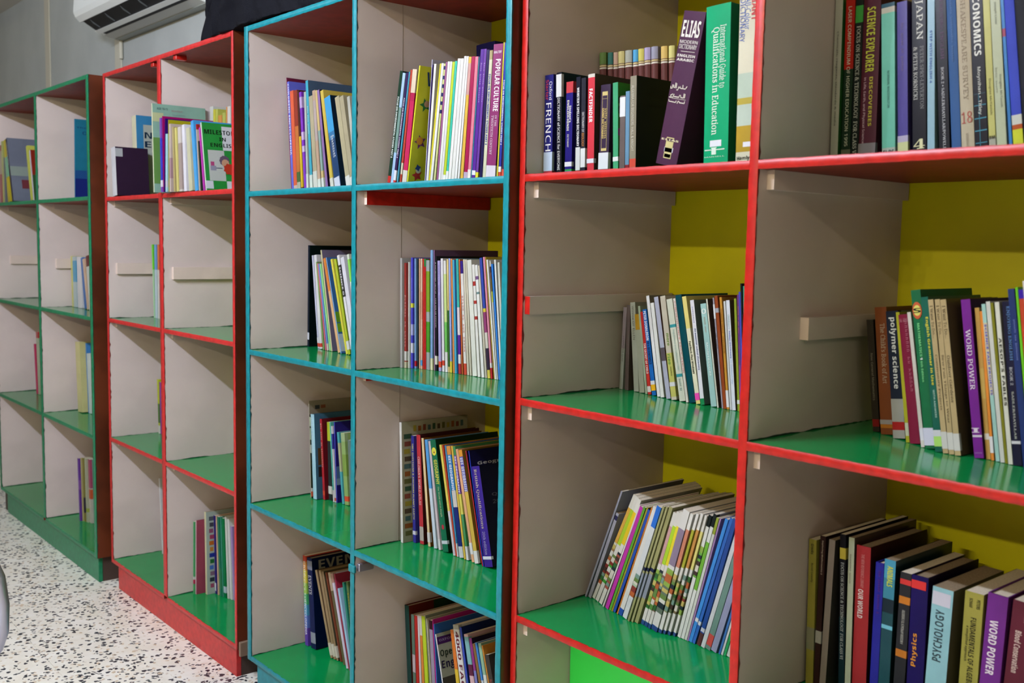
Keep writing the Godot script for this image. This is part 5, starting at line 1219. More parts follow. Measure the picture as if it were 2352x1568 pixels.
	bk("p", "plum paperback lettered POPULAR CULTURE in top near bay of turquoise bookcase", g, -2.0171, 1.6934, -0.072, 0.0359, 0.3275, 0.225, 0.0718, "8f3c70", "3a2030", [], [[0.89, 0.98, "d8d0dc"]], [["POPULAR CULTURE", "d", "f2eef0", 0.11, 0.49, 0.6, 0.52, "k"], ["IN THE", "d", "e4d8e0", 0.52, 0.6, 0.7, 0.2, "R"], ["TWENTIETH CENTURY", "d", "e4d8e0", 0.52, 0.81, 0.35, 0.24, "R"], ["MALTBY", "h", "e4d8e0", 0.05, 0.068, 0.5, 0, "b"]])
	bk("t", "thin mustard booklet in top near bay of turquoise bookcase", g, -1.9749, 1.6911, -0.072, 0.0044, 0.3291, 0.225, 0.0561, "d6ca40", "")
	bk("p", "blue environmental workbook by the turquoise post in top near bay of turquoise bookcase", g, -1.9685, 1.6913, -0.072, 0.0088, 0.3272, 0.225, 0.0527, "3340a0", "", [[0.94, 0.99, "d8503f"]], [[0.9, 0.94, "e0e0e4"]], [["FOCUS ON ENVIRONMENTAL STUDIES PART 2", "d", "e4e6f0", 0.27, 0.74, 0.5, 0.6, "b"]])
	bk("p", "maroon workbook by the turquoise post in top near bay of turquoise bookcase", g, -1.9565, 1.6913, -0.072, 0.0093, 0.3247, 0.225, 0.0456, "503048", "", [[0.92, 0.98, "d85a48"]])
	g = "books in the top near bay of the turquoise bookcase, rear row"
	bk("h", "navy box file standing behind the workbooks in top near bay of turquoise bookcase", g, -2.3698, 1.6908, -0.32, 0.0844, 0.4112, 0.115, -0.0248, "2c2c78", "")
	g = "books in the second far bay of the turquoise bookcase"
	bk("h", "large black hardback album in second far bay of turquoise bookcase", g, -3.1183, 1.1757, -0.1837, 0.0119, 0.3442, 0.234, 0.0159, "1c2030", "121518", [[0.86, 0.93, "d0d4e0"]])
	bk("t", "pale lilac booklet with red foot label in second far bay of turquoise bookcase", g, -3.0381, 1.1755, -0.179, 0.0088, 0.313, 0.2254, -0.132, "ccd0e8", "", [[0.94, 0.98, "d84a3c"]], [[0.88, 0.94, "e2e4ea"]])
	bk("p", "white paperback with red foot label in second far bay of turquoise bookcase", g, -3.0244, 1.1755, -0.1771, 0.0173, 0.3142, 0.2262, -0.1194, "dcdee2", "", [[0.94, 0.98, "d84a3c"]])
	bk("t", "thin green booklet in second far bay of turquoise bookcase", g, -2.9938, 1.1755, -0.1729, 0.0077, 0.2934, 0.2112, -0.1606, "88a860", "7a9a60")
	bk("t", "thin pink booklet in second far bay of turquoise bookcase", g, -2.9763, 1.1755, -0.1719, 0.005, 0.2897, 0.2086, -0.1881, "e47890", "")
	bk("t", "thin cornflower booklet in second far bay of turquoise bookcase", g, -2.965, 1.1755, -0.1719, 0.0073, 0.2892, 0.2083, -0.2041, "7098dc", "", [[0.92, 1, "d8d4c8"]])
	bk("t", "thin mint booklet in second far bay of turquoise bookcase", g, -2.9493, 1.1755, -0.1718, 0.0097, 0.2907, 0.2093, -0.2268, "94dc8e", "")
	bk("h", "tall cream hardback with mauve cover in second far bay of turquoise bookcase", g, -2.9377, 1.1755, -0.1717, 0.0078, 0.3364, 0.2287, -0.2131, "cfcaa0", "736b86")
	bk("t", "orange and peach booklet in second far bay of turquoise bookcase", g, -2.8852, 1.1755, -0.1661, 0.0139, 0.3163, 0.2277, -0.3099, "e0b482", "", [[0, 0.35, "dc883f"]])
	bk("h", "pale blue hardback with apples on cover in second far bay of turquoise bookcase", g, -2.8649, 1.1755, -0.1638, 0.0046, 0.32, 0.2176, -0.3023, "80b0de", "3f6ea8")
	cp([[0, 1, 0.57, 0.68, "6aa02a"], [0, 1, 0.69, 0.78, "7ab02a"], [0, 1, 0.8, 0.98, "b8c8d8"]])
	bk("t", "thin yellow booklet in second far bay of turquoise bookcase", g, -2.8327, 1.1755, -0.1646, 0.0104, 0.3157, 0.2273, -0.319, "dcd44e", "")
	bk("p", "lime paperback with white label in second far bay of turquoise bookcase", g, -2.8209, 1.1755, -0.165, 0.0127, 0.3128, 0.2252, -0.2894, "b0c034", "7e9220", [], [[0.86, 0.95, "d8dcd8"]])
	bk("p", "white paperback with black lettered panel in second far bay of turquoise bookcase", g, -2.7997, 1.1755, -0.1652, 0.0134, 0.3265, 0.2351, -0.2873, "e0e0e4", "", [[0.1, 0.42, "34343a"]], [], [["SCIENCE O", "d", "e0e0e0", 0.12, 0.4, 0.5, 0.6, "b"]])
	bk("p", "white paperback behind the turquoise divider in second far bay of turquoise bookcase", g, -2.7835, 1.1755, -0.165, 0.0205, 0.3182, 0.2291, -0.2758, "dcdce6", "")
	bk("p", "white and lime paperback behind the divider in second far bay of turquoise bookcase", g, -2.7594, 1.1755, -0.1647, 0.0112, 0.3259, 0.2346, -0.2192, "d8e0d0", "", [[0.05, 0.27, "90dc5c"]])
	g = "books in the second near bay of the turquoise bookcase"
	bk("t", "grey plastic folder against the panel in second near bay of turquoise bookcase", g, -2.454, 1.1755, -0.1169, 0.0092, 0.3151, 0.2269, -0.0164, "bcbcbc", "", [[0, 1, "bcbcbc"]])
	bk("p", "worn red paperback with white lettering in second near bay of turquoise bookcase", g, -2.4439, 1.1755, -0.1241, 0.0091, 0.3015, 0.2171, -0.0161, "a03c36", "", [[0.84, 0.93, "dfdcd8"], [0.94, 1, "c8c0a4"]], [], [["Stories of India", "d", "dcc8c4", 0.3, 0.8, 0.5, 0.6, "x"]])
	bk("t", "thin white booklet, third from far end, second near bay of turquoise bookcase", g, -2.4337, 1.1755, -0.1309, 0.005, 0.3042, 0.2191, -0.0152, "dee0d8", "")
	bk("p", "royal blue book with yellow and white patches in second near bay of turquoise bookcase", g, -2.4276, 1.1755, -0.136, 0.0079, 0.317, 0.2283, -0.0152, "4c4ac8", "", [[0.41, 0.45, "dfe04a"], [0.6, 0.7, "b0b4e8"], [0.77, 0.86, "dcdef0"]], [], [["Exploring Science", "d", "a8aaf0", 0.18, 0.38, 0.5, 0.4, "x"]])
	bk("t", "light blue booklet with red foot label in second near bay of turquoise bookcase", g, -2.4177, 1.1755, -0.142, 0.0055, 0.3147, 0.2266, -0.0183, "80aadc", "", [[0.93, 0.98, "c83038"]])
	bk("t", "thin black booklet in second near bay of turquoise bookcase", g, -2.4104, 1.1755, -0.1464, 0.0035, 0.3136, 0.2258, -0.0214, "26343e", "")
	bk("t", "thin salmon booklet in second near bay of turquoise bookcase", g, -2.4061, 1.1755, -0.1495, 0.0044, 0.315, 0.2268, -0.02, "e4b494", "")
	bk("p", "peach paperback with blue foot label in second near bay of turquoise bookcase", g, -2.4009, 1.1755, -0.1513, 0.0067, 0.3151, 0.2269, -0.0175, "dcbca6", "", [[0.3, 0.55, "d8a088"]], [[0.92, 0.97, "5aa0d8"]])
	bk("t", "thin scarlet booklet, ninth from far end, second near bay of turquoise bookcase", g, -2.393, 1.1755, -0.1531, 0.0043, 0.3146, 0.2265, -0.0181, "d43832", "")
	bk("t", "thin scarlet booklet, tenth from far end, second near bay of turquoise bookcase", g, -2.3873, 1.1755, -0.1542, 0.0067, 0.3143, 0.2263, -0.0198, "c8322e", "", [[0, 0.07, "3a8a4a"]])
	bk("p", "grey paperback with green blocks in second near bay of turquoise bookcase", g, -2.3787, 1.1755, -0.1555, 0.0153, 0.3107, 0.2237, -0.0227, "a0a8a6", "", [[0.1, 0.47, "80a030"], [0.56, 0.84, "4e9632"]])
	bk("h", "tall light blue hardback in second near bay of turquoise bookcase", g, -2.3627, 1.1755, -0.158, 0.0101, 0.3398, 0.2311, -0.0166, "80a8d6", "", [[0.9, 1, "dcdcb4"]])
	bk("h", "tall thin mauve hardback in second near bay of turquoise bookcase", g, -2.3469, 1.1755, -0.1606, 0.0026, 0.3401, 0.2313, -0.0281, "b080b8", "644a66")
	bk("p", "black paperback lettered OUR SOLAR SYSTEM in second near bay of turquoise bookcase", g, -2.3433, 1.1755, -0.1611, 0.0085, 0.3229, 0.2325, -0.0287, "202328", "", [], [[0.87, 0.945, "dcdccc"]], [["A see-through view of ... OUR SOLAR SYSTEM", "d", "ececec", 0.05, 0.62, 0.5, 0.5, "R"]])
	bk("p", "lavender paperback with red foot label in second near bay of turquoise bookcase", g, -2.3299, 1.1755, -0.1634, 0.0112, 0.3107, 0.2237, -0.0394, "aca4d6", "", [[0.91, 0.965, "dc5040"]], [], [["PLANETS AND STARS", "d", "7a72b0", 0.04, 0.42, 0.5, 0.4, "x"]])
	bk("p", "white paperback with red foot label in second near bay of turquoise bookcase", g, -2.3161, 1.1755, -0.1658, 0.0094, 0.3172, 0.2284, -0.0444, "e2e2e6", "", [[0.9, 0.945, "dc5040"]])
	bk("p", "pale lime paperback with green pictures in second near bay of turquoise bookcase", g, -2.3045, 1.1755, -0.1677, 0.0105, 0.3114, 0.2242, -0.0491, "c8dc90", "", [[0, 0.12, "dfe0dc"], [0.55, 0.82, "70c060"], [0.82, 1, "e0e0e0"]])
	bk("t", "thin sand booklet in second near bay of turquoise bookcase", g, -2.2933, 1.1755, -0.1696, 0.0067, 0.3153, 0.227, -0.045, "dcc680", "", [[0.45, 0.95, "3a6a34"]])
	bk("p", "periwinkle paperback with yellow foot in second near bay of turquoise bookcase", g, -2.2855, 1.1755, -0.1706, 0.0072, 0.318, 0.2289, -0.0449, "9eaee6", "", [[0.9, 1, "ecdc50"]])
	bk("t", "thin orange booklet in second near bay of turquoise bookcase", g, -2.2728, 1.1755, -0.1716, 0.0066, 0.3172, 0.2283, -0.0595, "dc8e50", "")
	bk("t", "thin cyan booklet in second near bay of turquoise bookcase", g, -2.2654, 1.1755, -0.1722, 0.0077, 0.3149, 0.2267, -0.0598, "4eaed0", "")
	bk("t", "thin navy booklet in second near bay of turquoise bookcase", g, -2.2569, 1.1755, -0.1729, 0.0049, 0.3151, 0.2269, -0.0599, "204e80", "")
	bk("p", "teal paperback with purple lower band in second near bay of turquoise bookcase", g, -2.2503, 1.1755, -0.1734, 0.0101, 0.3177, 0.2287, -0.0622, "44aea6", "", [[0.42, 0.66, "dcd4dc"], [0.66, 0.83, "5e2e9e"], [0.83, 0.91, "e4e2e8"], [0.91, 1, "b83a44"]])
	bk("t", "thin burnt orange booklet in second near bay of turquoise bookcase", g, -2.2374, 1.1755, -0.1745, 0.0048, 0.3168, 0.2281, -0.0675, "ce6e40", "")
	bk("p", "white paperback with purple cap and red foot in second near bay of turquoise bookcase", g, -2.2279, 1.1755, -0.1752, 0.0111, 0.3124, 0.2249, -0.0797, "e4e0dc", "", [[0, 0.11, "3c2c80"], [0.9, 1, "d05040"]], [], [["STORY OF THE EARTH", "d", "c05040", 0.3, 0.8, 0.5, 0.6, "x"]])
	bk("t", "thin cream booklet, twenty-sixth from far end, second near bay of turquoise bookcase", g, -2.2147, 1.1755, -0.1762, 0.0075, 0.3176, 0.2287, -0.0838, "d6d0bc", "")
	bk("t", "thin cream booklet, twenty-seventh from far end, second near bay of turquoise bookcase", g, -2.2034, 1.1755, -0.1766, 0.007, 0.3174, 0.2285, -0.0926, "d0cab6", "")
	bk("p", "thick white paperback in second near bay of turquoise bookcase", g, -2.1922, 1.1755, -0.1771, 0.0186, 0.3162, 0.2276, -0.1028, "e0e3d8", "")
	bk("p", "white paperback with red motifs on spine in second near bay of turquoise bookcase", g, -2.1707, 1.1755, -0.1781, 0.0106, 0.3048, 0.2195, -0.1093, "e4e4de", "", [[0.15, 0.19, "b04038"], [0.32, 0.35, "b04038"], [0.46, 0.49, "b04038"]])
	bk("p", "white paperback with speckled ornaments in second near bay of turquoise bookcase", g, -2.1549, 1.1755, -0.1788, 0.0112, 0.3044, 0.2192, -0.1232, "e4e6e2", "", [[0.1, 0.13, "7a5a8a"], [0.24, 0.26, "6a8a88"]])
	bk("t", "thin cream booklet, thirty-first from far end, second near bay of turquoise bookcase", g, -2.1405, 1.1755, -0.1802, 0.0063, 0.3038, 0.2187, -0.1307, "ccc6b4", "")
	bk("p", "navy paperback with plum lower spine in second near bay of turquoise bookcase", g, -2.1319, 1.1755, -0.1815, 0.0104, 0.3246, 0.2337, -0.1356, "3c4ea6", "", [[0.42, 0.45, "d8c848"], [0.45, 0.62, "904472"], [0.62, 0.75, "d0ccc0"], [0.75, 0.93, "3c3244"], [0.93, 1, "d4c456"]])
	bk("p", "pink paperback with red foot in second near bay of turquoise bookcase", g, -2.1206, 1.1755, -0.1832, 0.0067, 0.327, 0.2354, -0.1286, "dc90a4", "", [[0.87, 0.91, "e0dcdc"], [0.91, 1, "ba3234"]])
	bk("h", "thin gold hardback in second near bay of turquoise bookcase", g, -2.1095, 1.1755, -0.1848, 0.0022, 0.3279, 0.223, -0.1386, "bca640", "")
	bk("t", "thin white booklet, thirty-fifth from far end, second near bay of turquoise bookcase", g, -2.1062, 1.1755, -0.1852, 0.0057, 0.3205, 0.2307, -0.1374, "e4e6e2", "")
	bk("t", "white booklet with dark picture top in second near bay of turquoise bookcase", g, -2.0993, 1.1755, -0.1864, 0.0034, 0.3178, 0.2288, -0.1238, "dadcd6", "", [[0.05, 0.1, "3a2a3a"], [0.1, 0.15, "6a4a4a"], [0.15, 0.26, "6a6030"], [0.26, 0.35, "d0dc60"]])
	bk("t", "thin vivid blue booklet in second near bay of turquoise bookcase", g, -2.0927, 1.1755, -0.1874, 0.0062, 0.3089, 0.2224, -0.1294, "3c84dc", "")
	bk("t", "thin white booklet, thirty-eighth from far end, second near bay of turquoise bookcase", g, -2.0858, 1.1755, -0.1884, 0.0065, 0.3201, 0.2305, -0.1122, "dce0dc", "")
	bk("t", "thin grey booklet behind the turquoise post in second near bay of turquoise bookcase", g, -2.0783, 1.1755, -0.1895, 0.0077, 0.3129, 0.2253, -0.0974, "c8ccc0", "")
	g = "books in the third far bay of the turquoise bookcase"
	bk("h", "tall grey album behind other books in third far bay of turquoise bookcase", g, -3.072, 0.6604, -0.1706, 0.0028, 0.3326, 0.2262, -0.0439, "bcb6a6", "948b78")
	cp([[0.1, 0.18, 0.05, 0.09, "38424a"], [0.2, 0.28, 0.05, 0.085, "8a5038"]])
	bk("p", "black book with pale green bands in third far bay of turquoise bookcase", g, -3.0664, 0.6604, -0.1709, 0.0053, 0.2868, 0.2065, -0.0479, "22301f", "", [[0.03, 0.14, "b8ccb0"], [0.16, 0.3, "a8bca0"], [0.36, 0.46, "c0ccc0"], [0.88, 0.92, "dcdcdc"], [0.92, 0.98, "dc5a3a"]])
	bk("h", "thick pale blue hardback in third far bay of turquoise bookcase", g, -3.0547, 0.6604, -0.1716, 0.0235, 0.2895, 0.1968, -0.0665, "aedcee", "42708c", [], [], [["Science Encyclopedia", "d", "e4f2f8", 0.04, 0.5, 0.4, 0.4, "x"]])
	cp([[0.05, 0.5, 0.4, 0.6, "5a4020"], [0.05, 0.4, 0.62, 0.74, "2a2020"]])
	bk("h", "red hardback with cream lettering in third far bay of turquoise bookcase", g, -3.0252, 0.6604, -0.1924, 0.0137, 0.2747, 0.1868, -0.0854, "bc323c", "6e1a24", [[0.89, 0.945, "e4583a"]], [], [["The Book of Knowledge", "d", "e8c8b0", 0.05, 0.6, 0.5, 0.6, "x"]])
	bk("p", "dark green book with lime lettering in third far bay of turquoise bookcase", g, -3.0106, 0.6604, -0.2063, 0.0209, 0.2659, 0.1914, -0.0525, "303c3c", "", [[0, 0.24, "bccc3c"]], [[0.82, 0.92, "dcdcd4"]])
	bk("t", "thin aqua booklet in third far bay of turquoise bookcase", g, -2.9764, 0.6604, -0.2025, 0.007, 0.2704, 0.1947, -0.092, "62c2b2", "", [[0.85, 1, "e2dce0"]])
	bk("t", "white booklet with indigo pattern in third far bay of turquoise bookcase", g, -2.9672, 0.6604, -0.2035, 0.0069, 0.2576, 0.1855, -0.0963, "e0e0ea", "", [[0.1, 0.3, "40409a"], [0.94, 0.98, "dc5a4a"]])
	bk("h", "indigo hardback with picture cover in third far bay of turquoise bookcase", g, -2.9593, 0.6604, -0.2057, 0.0053, 0.2724, 0.1852, -0.0696, "4a48be", "2c2478")
	cp([[0, 1, 0.55, 0.7, "5a78a8"], [0, 1, 0.7, 0.78, "8aa4bc"]])
	bk("p", "teal and khaki paperback leaning on green one in third far bay of turquoise bookcase", g, -2.9336, 0.6604, -0.2124, 0.0119, 0.2408, 0.1734, -0.1501, "54b0bc", "", [[0.15, 0.55, "bcbf96"]])
	bk("p", "green picture book with red foot label in third far bay of turquoise bookcase", g, -2.9206, 0.6604, -0.2151, 0.0235, 0.2405, 0.1732, -0.1185, "98b872", "", [[0, 0.12, "a8c090"], [0.3, 0.6, "88a850"], [0.88, 0.95, "e0583a"]])
	bk("p", "grey book with rounded dark panel in third far bay of turquoise bookcase", g, -2.8963, 0.6604, -0.22, 0.0169, 0.2205, 0.1588, -0.0761, "70827e", "")
	g = "books in the third near bay of the turquoise bookcase"
	bk("h", "tall white album with patterned cover border in third near bay of turquoise bookcase", g, -2.4492, 0.6604, -0.1209, 0.0112, 0.3545, 0.2411, -0.0376, "eceeee", "b0ae94")
	cover_motif()
	bk("p", "indigo question book with yellow lettering in third near bay of turquoise bookcase", g, -2.4289, 0.6604, -0.1504, 0.0134, 0.3149, 0.2267, -0.0501, "3c3c9a", "", [], [[0.89, 0.925, "d8d8e8"]], [["1001 QUESTIONS & ANSWERS PLANET EARTH", "d", "d4d070", 0.07, 0.78, 0.5, 0.55, "b"]])
	bk("h", "red hardback world atlas in third near bay of turquoise bookcase", g, -2.4058, 0.6604, -0.1588, 0.0194, 0.3194, 0.2172, -0.0752, "bc3c44", "4c2222", [[0.84, 0.97, "bcb4ac"]], [], [["CHILDREN'S WORLD ATLAS", "d", "f0dcdc", 0.2, 0.64, 0.5, 0.5, "R"]])
	bk("h", "cream hardback with brown cover in third near bay of turquoise bookcase", g, -2.3687, 0.6604, -0.1618, 0.0111, 0.3139, 0.2135, -0.1281, "e6cfa0", "7c4c1a", [], [[0.87, 0.96, "dcd8dc"]])
	bk("p", "sky blue paperback fading to white in third near bay of turquoise bookcase", g, -2.3434, 0.6604, -0.1641, 0.0137, 0.313, 0.2254, -0.1672, "5ea6e6", "", [[0.45, 1, "d0e0f0"]])
	bk("t", "thin pale pink booklet in third near bay of turquoise bookcase", g, -2.3229, 0.6604, -0.1659, 0.01, 0.3117, 0.2244, -0.185, "d0c4cc", "", [[0.9, 1, "dcdce0"]])
	bk("p", "dark green geography book with yellow disc in third near bay of turquoise bookcase", g, -2.3001, 0.6604, -0.1648, 0.026, 0.3192, 0.2298, -0.22, "1f7454", "1e3626", [], [[0.9, 0.93, "c8d4dc"]], [["GEOGRAPHY", "d", "d8d050", 0.18, 0.4, 0.55, 0.6, "b"], ["The World and its People", "d", "c8d0a8", 0.42, 0.69, 0.5, 0.35, "R"]])
	spine_disc(0.105, 0.0105, 0.0115, "e8e050")
	spine_text(["1", "d", "7a2a2a", 0.09, 0.12, 0.5, 0.2, "b"])
	spine_disc(0.78, 0.006, 0.007, "b83a4a")
	bk("t", "pale yellow booklet in third near bay of turquoise bookcase", g, -2.255, 0.6604, -0.1671, 0.0094, 0.3128, 0.2252, -0.2348, "e4d464", "", [[0.6, 1, "dcd4e0"]])
	bk("t", "thin vermilion booklet in third near bay of turquoise bookcase", g, -2.2444, 0.6604, -0.1682, 0.0047, 0.3137, 0.2259, -0.2317, "d45038", "")
	bk("t", "thin azure booklet in third near bay of turquoise bookcase", g, -2.2386, 0.6604, -0.1685, 0.0052, 0.3128, 0.2252, -0.2111, "4496c8", "", [[0.88, 1, "d8dce4"]])
	bk("p", "blue geography workbook with orange cap in third near bay of turquoise bookcase", g, -2.2284, 0.6604, -0.1691, 0.0179, 0.3128, 0.2252, -0.223, "38488a", "", [[0, 0.08, "dc9850"], [0.08, 0.4, "4488c8"], [0.4, 0.55, "d0ccc8"], [0.55, 0.9, "26327a"], [0.9, 1, "d0d4d8"]], [], [["KEY GEOGRAPHY", "d", "e8ecf6", 0.09, 0.4, 0.5, 0.6, "k"]])
	bk("t", "thin gold booklet in third near bay of turquoise bookcase", g, -2.2091, 0.6604, -0.1702, 0.0074, 0.3157, 0.2273, -0.2164, "dcbe50", "")
	bk("p", "green geography workbook with violet title strip in third near bay of turquoise bookcase", g, -2.1989, 0.6604, -0.1707, 0.0098, 0.3162, 0.2277, -0.2215, "4e9660", "", [[0.08, 0.42, "8050b0"], [0.42, 0.6, "dcd464"], [0.88, 1, "dcdce0"]], [], [["KEY GEOGRAPHY", "d", "e8ecf6", 0.09, 0.41, 0.5, 0.7, "k"]])
	bk("t", "thin peach booklet in third near bay of turquoise bookcase", g, -2.1747, 0.6604, -0.1709, 0.011, 0.3137, 0.2258, -0.263, "e4ae86", "", [], [[0.83, 0.93, "e0e0e4"]])
	bk("p", "gold geography workbook with indigo title strip in third near bay of turquoise bookcase", g, -2.1607, 0.6604, -0.1711, 0.0157, 0.3132, 0.2255, -0.2665, "d4b650", "8e6a28", [[0, 0.06, "e4a040"], [0.06, 0.37, "504fba"]], [[0.89, 1, "e2e2e2"]], [["KEY GEOGRAPHY", "d", "e8ecf6", 0.07, 0.37, 0.3, 0.4, "k"], ["KEY GEOGRAPHY", "d", "e8ecf6", 0.07, 0.37, 0.72, 0.4, "k"]])
	bk("t", "thin ruby booklet in third near bay of turquoise bookcase", g, -2.1315, 0.6604, -0.1724, 0.0039, 0.316, 0.2275, -0.2613, "bc3040", "1a1e3a")
	bk("h", "navy hardback geography book with blue spine edge in third near bay of turquoise bookcase", g, -2.1266, 0.6604, -0.1728, 0.0023, 0.3158, 0.2147, -0.2354, "3454dc", "141e46")
	ct("Geography", 0.11, 0.78, 0.1, 0.14, "c8ccd8")
	bk("h", "purple qualifications handbook with dark cover in third near bay of turquoise bookcase", g, -2.1209, 0.6604, -0.1733, 0.0353, 0.2736, 0.1861, -0.2429, "3e2c8e", "17152e", [], [[0.895, 0.925, "d8dcec"]], [["British Qualifications", "d", "d8cca0", 0.03, 0.62, 0.45, 0.4, "R"], ["20th edition", "d", "b0a8d0", 0.65, 0.88, 0.5, 0.32, "R"]])
	ct("Qual", 0.16, 0.5, 0.28, 0.32, "50505c")
	ct("20", 0.16, 0.3, 0.35, 0.39, "50505c")
	g = "books in the bottom far bay of the turquoise bookcase"
	bk("p", "rainbow spined children encyclopaedia in bottom far bay of turquoise bookcase", g, -3.0994, 0.1332, -0.1649, 0.0203, 0.3161, 0.2276, -0.0533, "d84a3a", "", [[0, 0.06, "d8503a"], [0.06, 0.16, "e09a4a"], [0.16, 0.3, "e8dc50"], [0.3, 0.42, "a8d860"], [0.42, 0.54, "58c080"], [0.54, 0.66, "5ab0dc"], [0.66, 0.8, "6a8ae0"], [0.8, 1, "6a4ab8"]], [], [["Children's 1st", "d", "f4f0e8", 0.06, 0.5, 0.5, 0.5, "I"], ["ENCYCLOPEDIA", "d", "f2f2fa", 0.5, 0.88, 0.5, 0.55, "k"]])
	bk("h", "navy hardback with EVENTS on spine and cover in bottom far bay of turquoise bookcase", g, -3.0643, 0.1332, -0.169, 0.0332, 0.3141, 0.2136, -0.0981, "232858", "11163a", [[0.03, 0.13, "8e94a6"], [0.82, 0.94, "9ca2b4"]], [], [["EVENTS", "d", "eceef4", 0.19, 0.4, 0.5, 0.55, "R"]])
	ct("EVENTS", 0.12, 1.1, 0.03, 0.13, "8a8678")
	bk("p", "tan worn paperback, third from far end, bottom far bay of turquoise bookcase", g, -2.9442, 0.1332, -0.1758, 0.0137, 0.2967, 0.2136, -0.3667, "ae9672", "6a5540", [], [[0.83, 0.97, "d6cfc0"]])
	bk("p", "tan worn paperback, fourth from far end, bottom far bay of turquoise bookcase", g, -2.9286, 0.1332, -0.1783, 0.0138, 0.2987, 0.215, -0.3473, "a68e6a", "", [], [[0.83, 0.97, "d6cfc0"]])
	bk("p", "tan worn paperback, fifth from far end, bottom far bay of turquoise bookcase", g, -2.9129, 0.1332, -0.181, 0.0109, 0.2976, 0.2143, -0.3423, "a08866", "4e4a3c", [], [[0.84, 0.97, "d6d2c4"]])
	bk("t", "thin brown booklet in bottom far bay of turquoise bookcase", g, -2.8974, 0.1332, -0.186, 0.0073, 0.2975, 0.2142, -0.3488, "8a4a34", "")
	bk("p", "worn booklet with torn cream top in bottom far bay of turquoise bookcase", g, -2.8684, 0.1332, -0.1799, 0.0155, 0.3056, 0.22, -0.3414, "c8b49a", "", [[0.2, 1, "6a6448"]])
	bk("p", "lilac white paperback in bottom far bay of turquoise bookcase", g, -2.8377, 0.1332, -0.1727, 0.0133, 0.3117, 0.2244, -0.3346, "dcd4ea", "", [[0, 0.1, "b88e82"]])
	bk("t", "thin ruby booklet in bottom far bay of turquoise bookcase", g, -2.8193, 0.1332, -0.171, 0.0087, 0.3148, 0.2267, -0.3158, "a0304a", "")
	bk("t", "thin pale blue booklet in bottom far bay of turquoise bookcase", g, -2.808, 0.1332, -0.1707, 0.0117, 0.2704, 0.1947, -0.3153, "a6d0ec", "")
	bk("t", "thin sea green booklet in bottom far bay of turquoise bookcase", g, -2.7939, 0.1332, -0.1709, 0.0109, 0.2941, 0.2118, -0.2362, "2a8a74", "")
	bk("p", "green booklet with gold lettering in bottom far bay of turquoise bookcase", g, -2.7819, 0.1332, -0.172, 0.0124, 0.3003, 0.2162, -0.1973, "5a7a48", "", [], [], [["Stories", "d", "d8b83a", 0.12, 0.35, 0.5, 0.6, "x"]])
	g = "books in the bottom near bay of the turquoise bookcase"
	bk("h", "dark green hardback with red and green cover in bottom near bay of turquoise bookcase", g, -2.4333, 0.1332, -0.144, 0.0221, 0.3319, 0.2257, -0.083, "26443f", "642018")
	cp([[0.4, 1, 0, 0.4, "1e3a24"]])
	bk("p", "grey green spiral bound book in bottom near bay of turquoise bookcase", g, -2.4052, 0.1332, -0.144, 0.0148, 0.3123, 0.2248, -0.069, "607868", "4a463c", [[0.38, 0.55, "c0b0b8"]])
	bk("p", "scarlet paperback in bottom row in bottom near bay of turquoise bookcase", g, -2.3877, 0.1332, -0.144, 0.0145, 0.3146, 0.2265, -0.0714, "b82e28", "")
	bk("p", "pinkish white paperback in bottom near bay of turquoise bookcase", g, -2.3701, 0.1332, -0.144, 0.0087, 0.3192, 0.2299, -0.0776, "dccfd6", "")
	bk("p", "orange labelled white paperback in bottom near bay of turquoise bookcase", g, -2.3552, 0.1332, -0.144, 0.011, 0.3216, 0.2316, -0.0944, "dc8a44", "", [[0, 0.18, "dcd6d2"]])
	bk("p", "bright lime paperback in bottom near bay of turquoise bookcase", g, -2.3393, 0.1332, -0.144, 0.017, 0.3246, 0.2337, -0.1069, "c0d834", "")
	bk("t", "thin grey booklet in bottom near bay of turquoise bookcase", g, -2.3124, 0.1332, -0.144, 0.0028, 0.3316, 0.2388, -0.1337, "90988a", "")
	bk("t", "thin cream booklet in bottom near bay of turquoise bookcase", g, -2.3085, 0.1332, -0.144, 0.0045, 0.3242, 0.2334, -0.13, "ccc8ae", "")
	bk("p", "lilac paperback with black motif in bottom near bay of turquoise bookcase", g, -2.3031, 0.1332, -0.144, 0.0154, 0.3225, 0.2322, -0.1052, "a094ac", "", [[0, 0.08, "3a1620"]])
	bk("t", "magenta booklet in bottom row in bottom near bay of turquoise bookcase", g, -2.2863, 0.1332, -0.144, 0.0035, 0.3301, 0.2377, -0.1025, "c83294", "")
	bk("t", "thin cobalt booklet in bottom near bay of turquoise bookcase", g, -2.282, 0.1332, -0.144, 0.0035, 0.3178, 0.2288, -0.0987, "3a6ec0", "")
	bk("p", "white English textbook with purple title block in bottom near bay of turquoise bookcase", g, -2.2263, 0.1332, -0.144, 0.0052, 0.2988, 0.2151, -0.2694, "e0e0ea", "acb0a0")
	ct("OXFORD", 0.03, 0.3, 0.052, 0.075, "9a88b0")
	ct("Open", 0.02, 0.27, 0.155, 0.235, "1f2e22")
	ct("English", 0.02, 0.44, 0.25, 0.35, "2a2048")
	cp([[0, 0.34, 0.03, 0.1, "4a2264"], [0, 0.5, 0.41, 1, "4a4640"]])
	bk("p", "orange and yellow paperback in bottom near bay of turquoise bookcase", g, -2.1663, 0.1332, -0.144, 0.0142, 0.3309, 0.2383, -0.2051, "e4c440", "", [[0, 0.33, "dc7a2e"]])
	bk("p", "white fact book lettered 4000 FACTS in bottom near bay of turquoise bookcase", g, -2.1405, 0.1332, -0.144, 0.0254, 0.3513, 0.2529, -0.2355, "e2e2e2", "", [[0, 0.035, "b0b0a4"]], [], [["4000 FACTS", "d", "6a2a3c", 0.05, 0.6, 0.55, 0.6, "b"]])
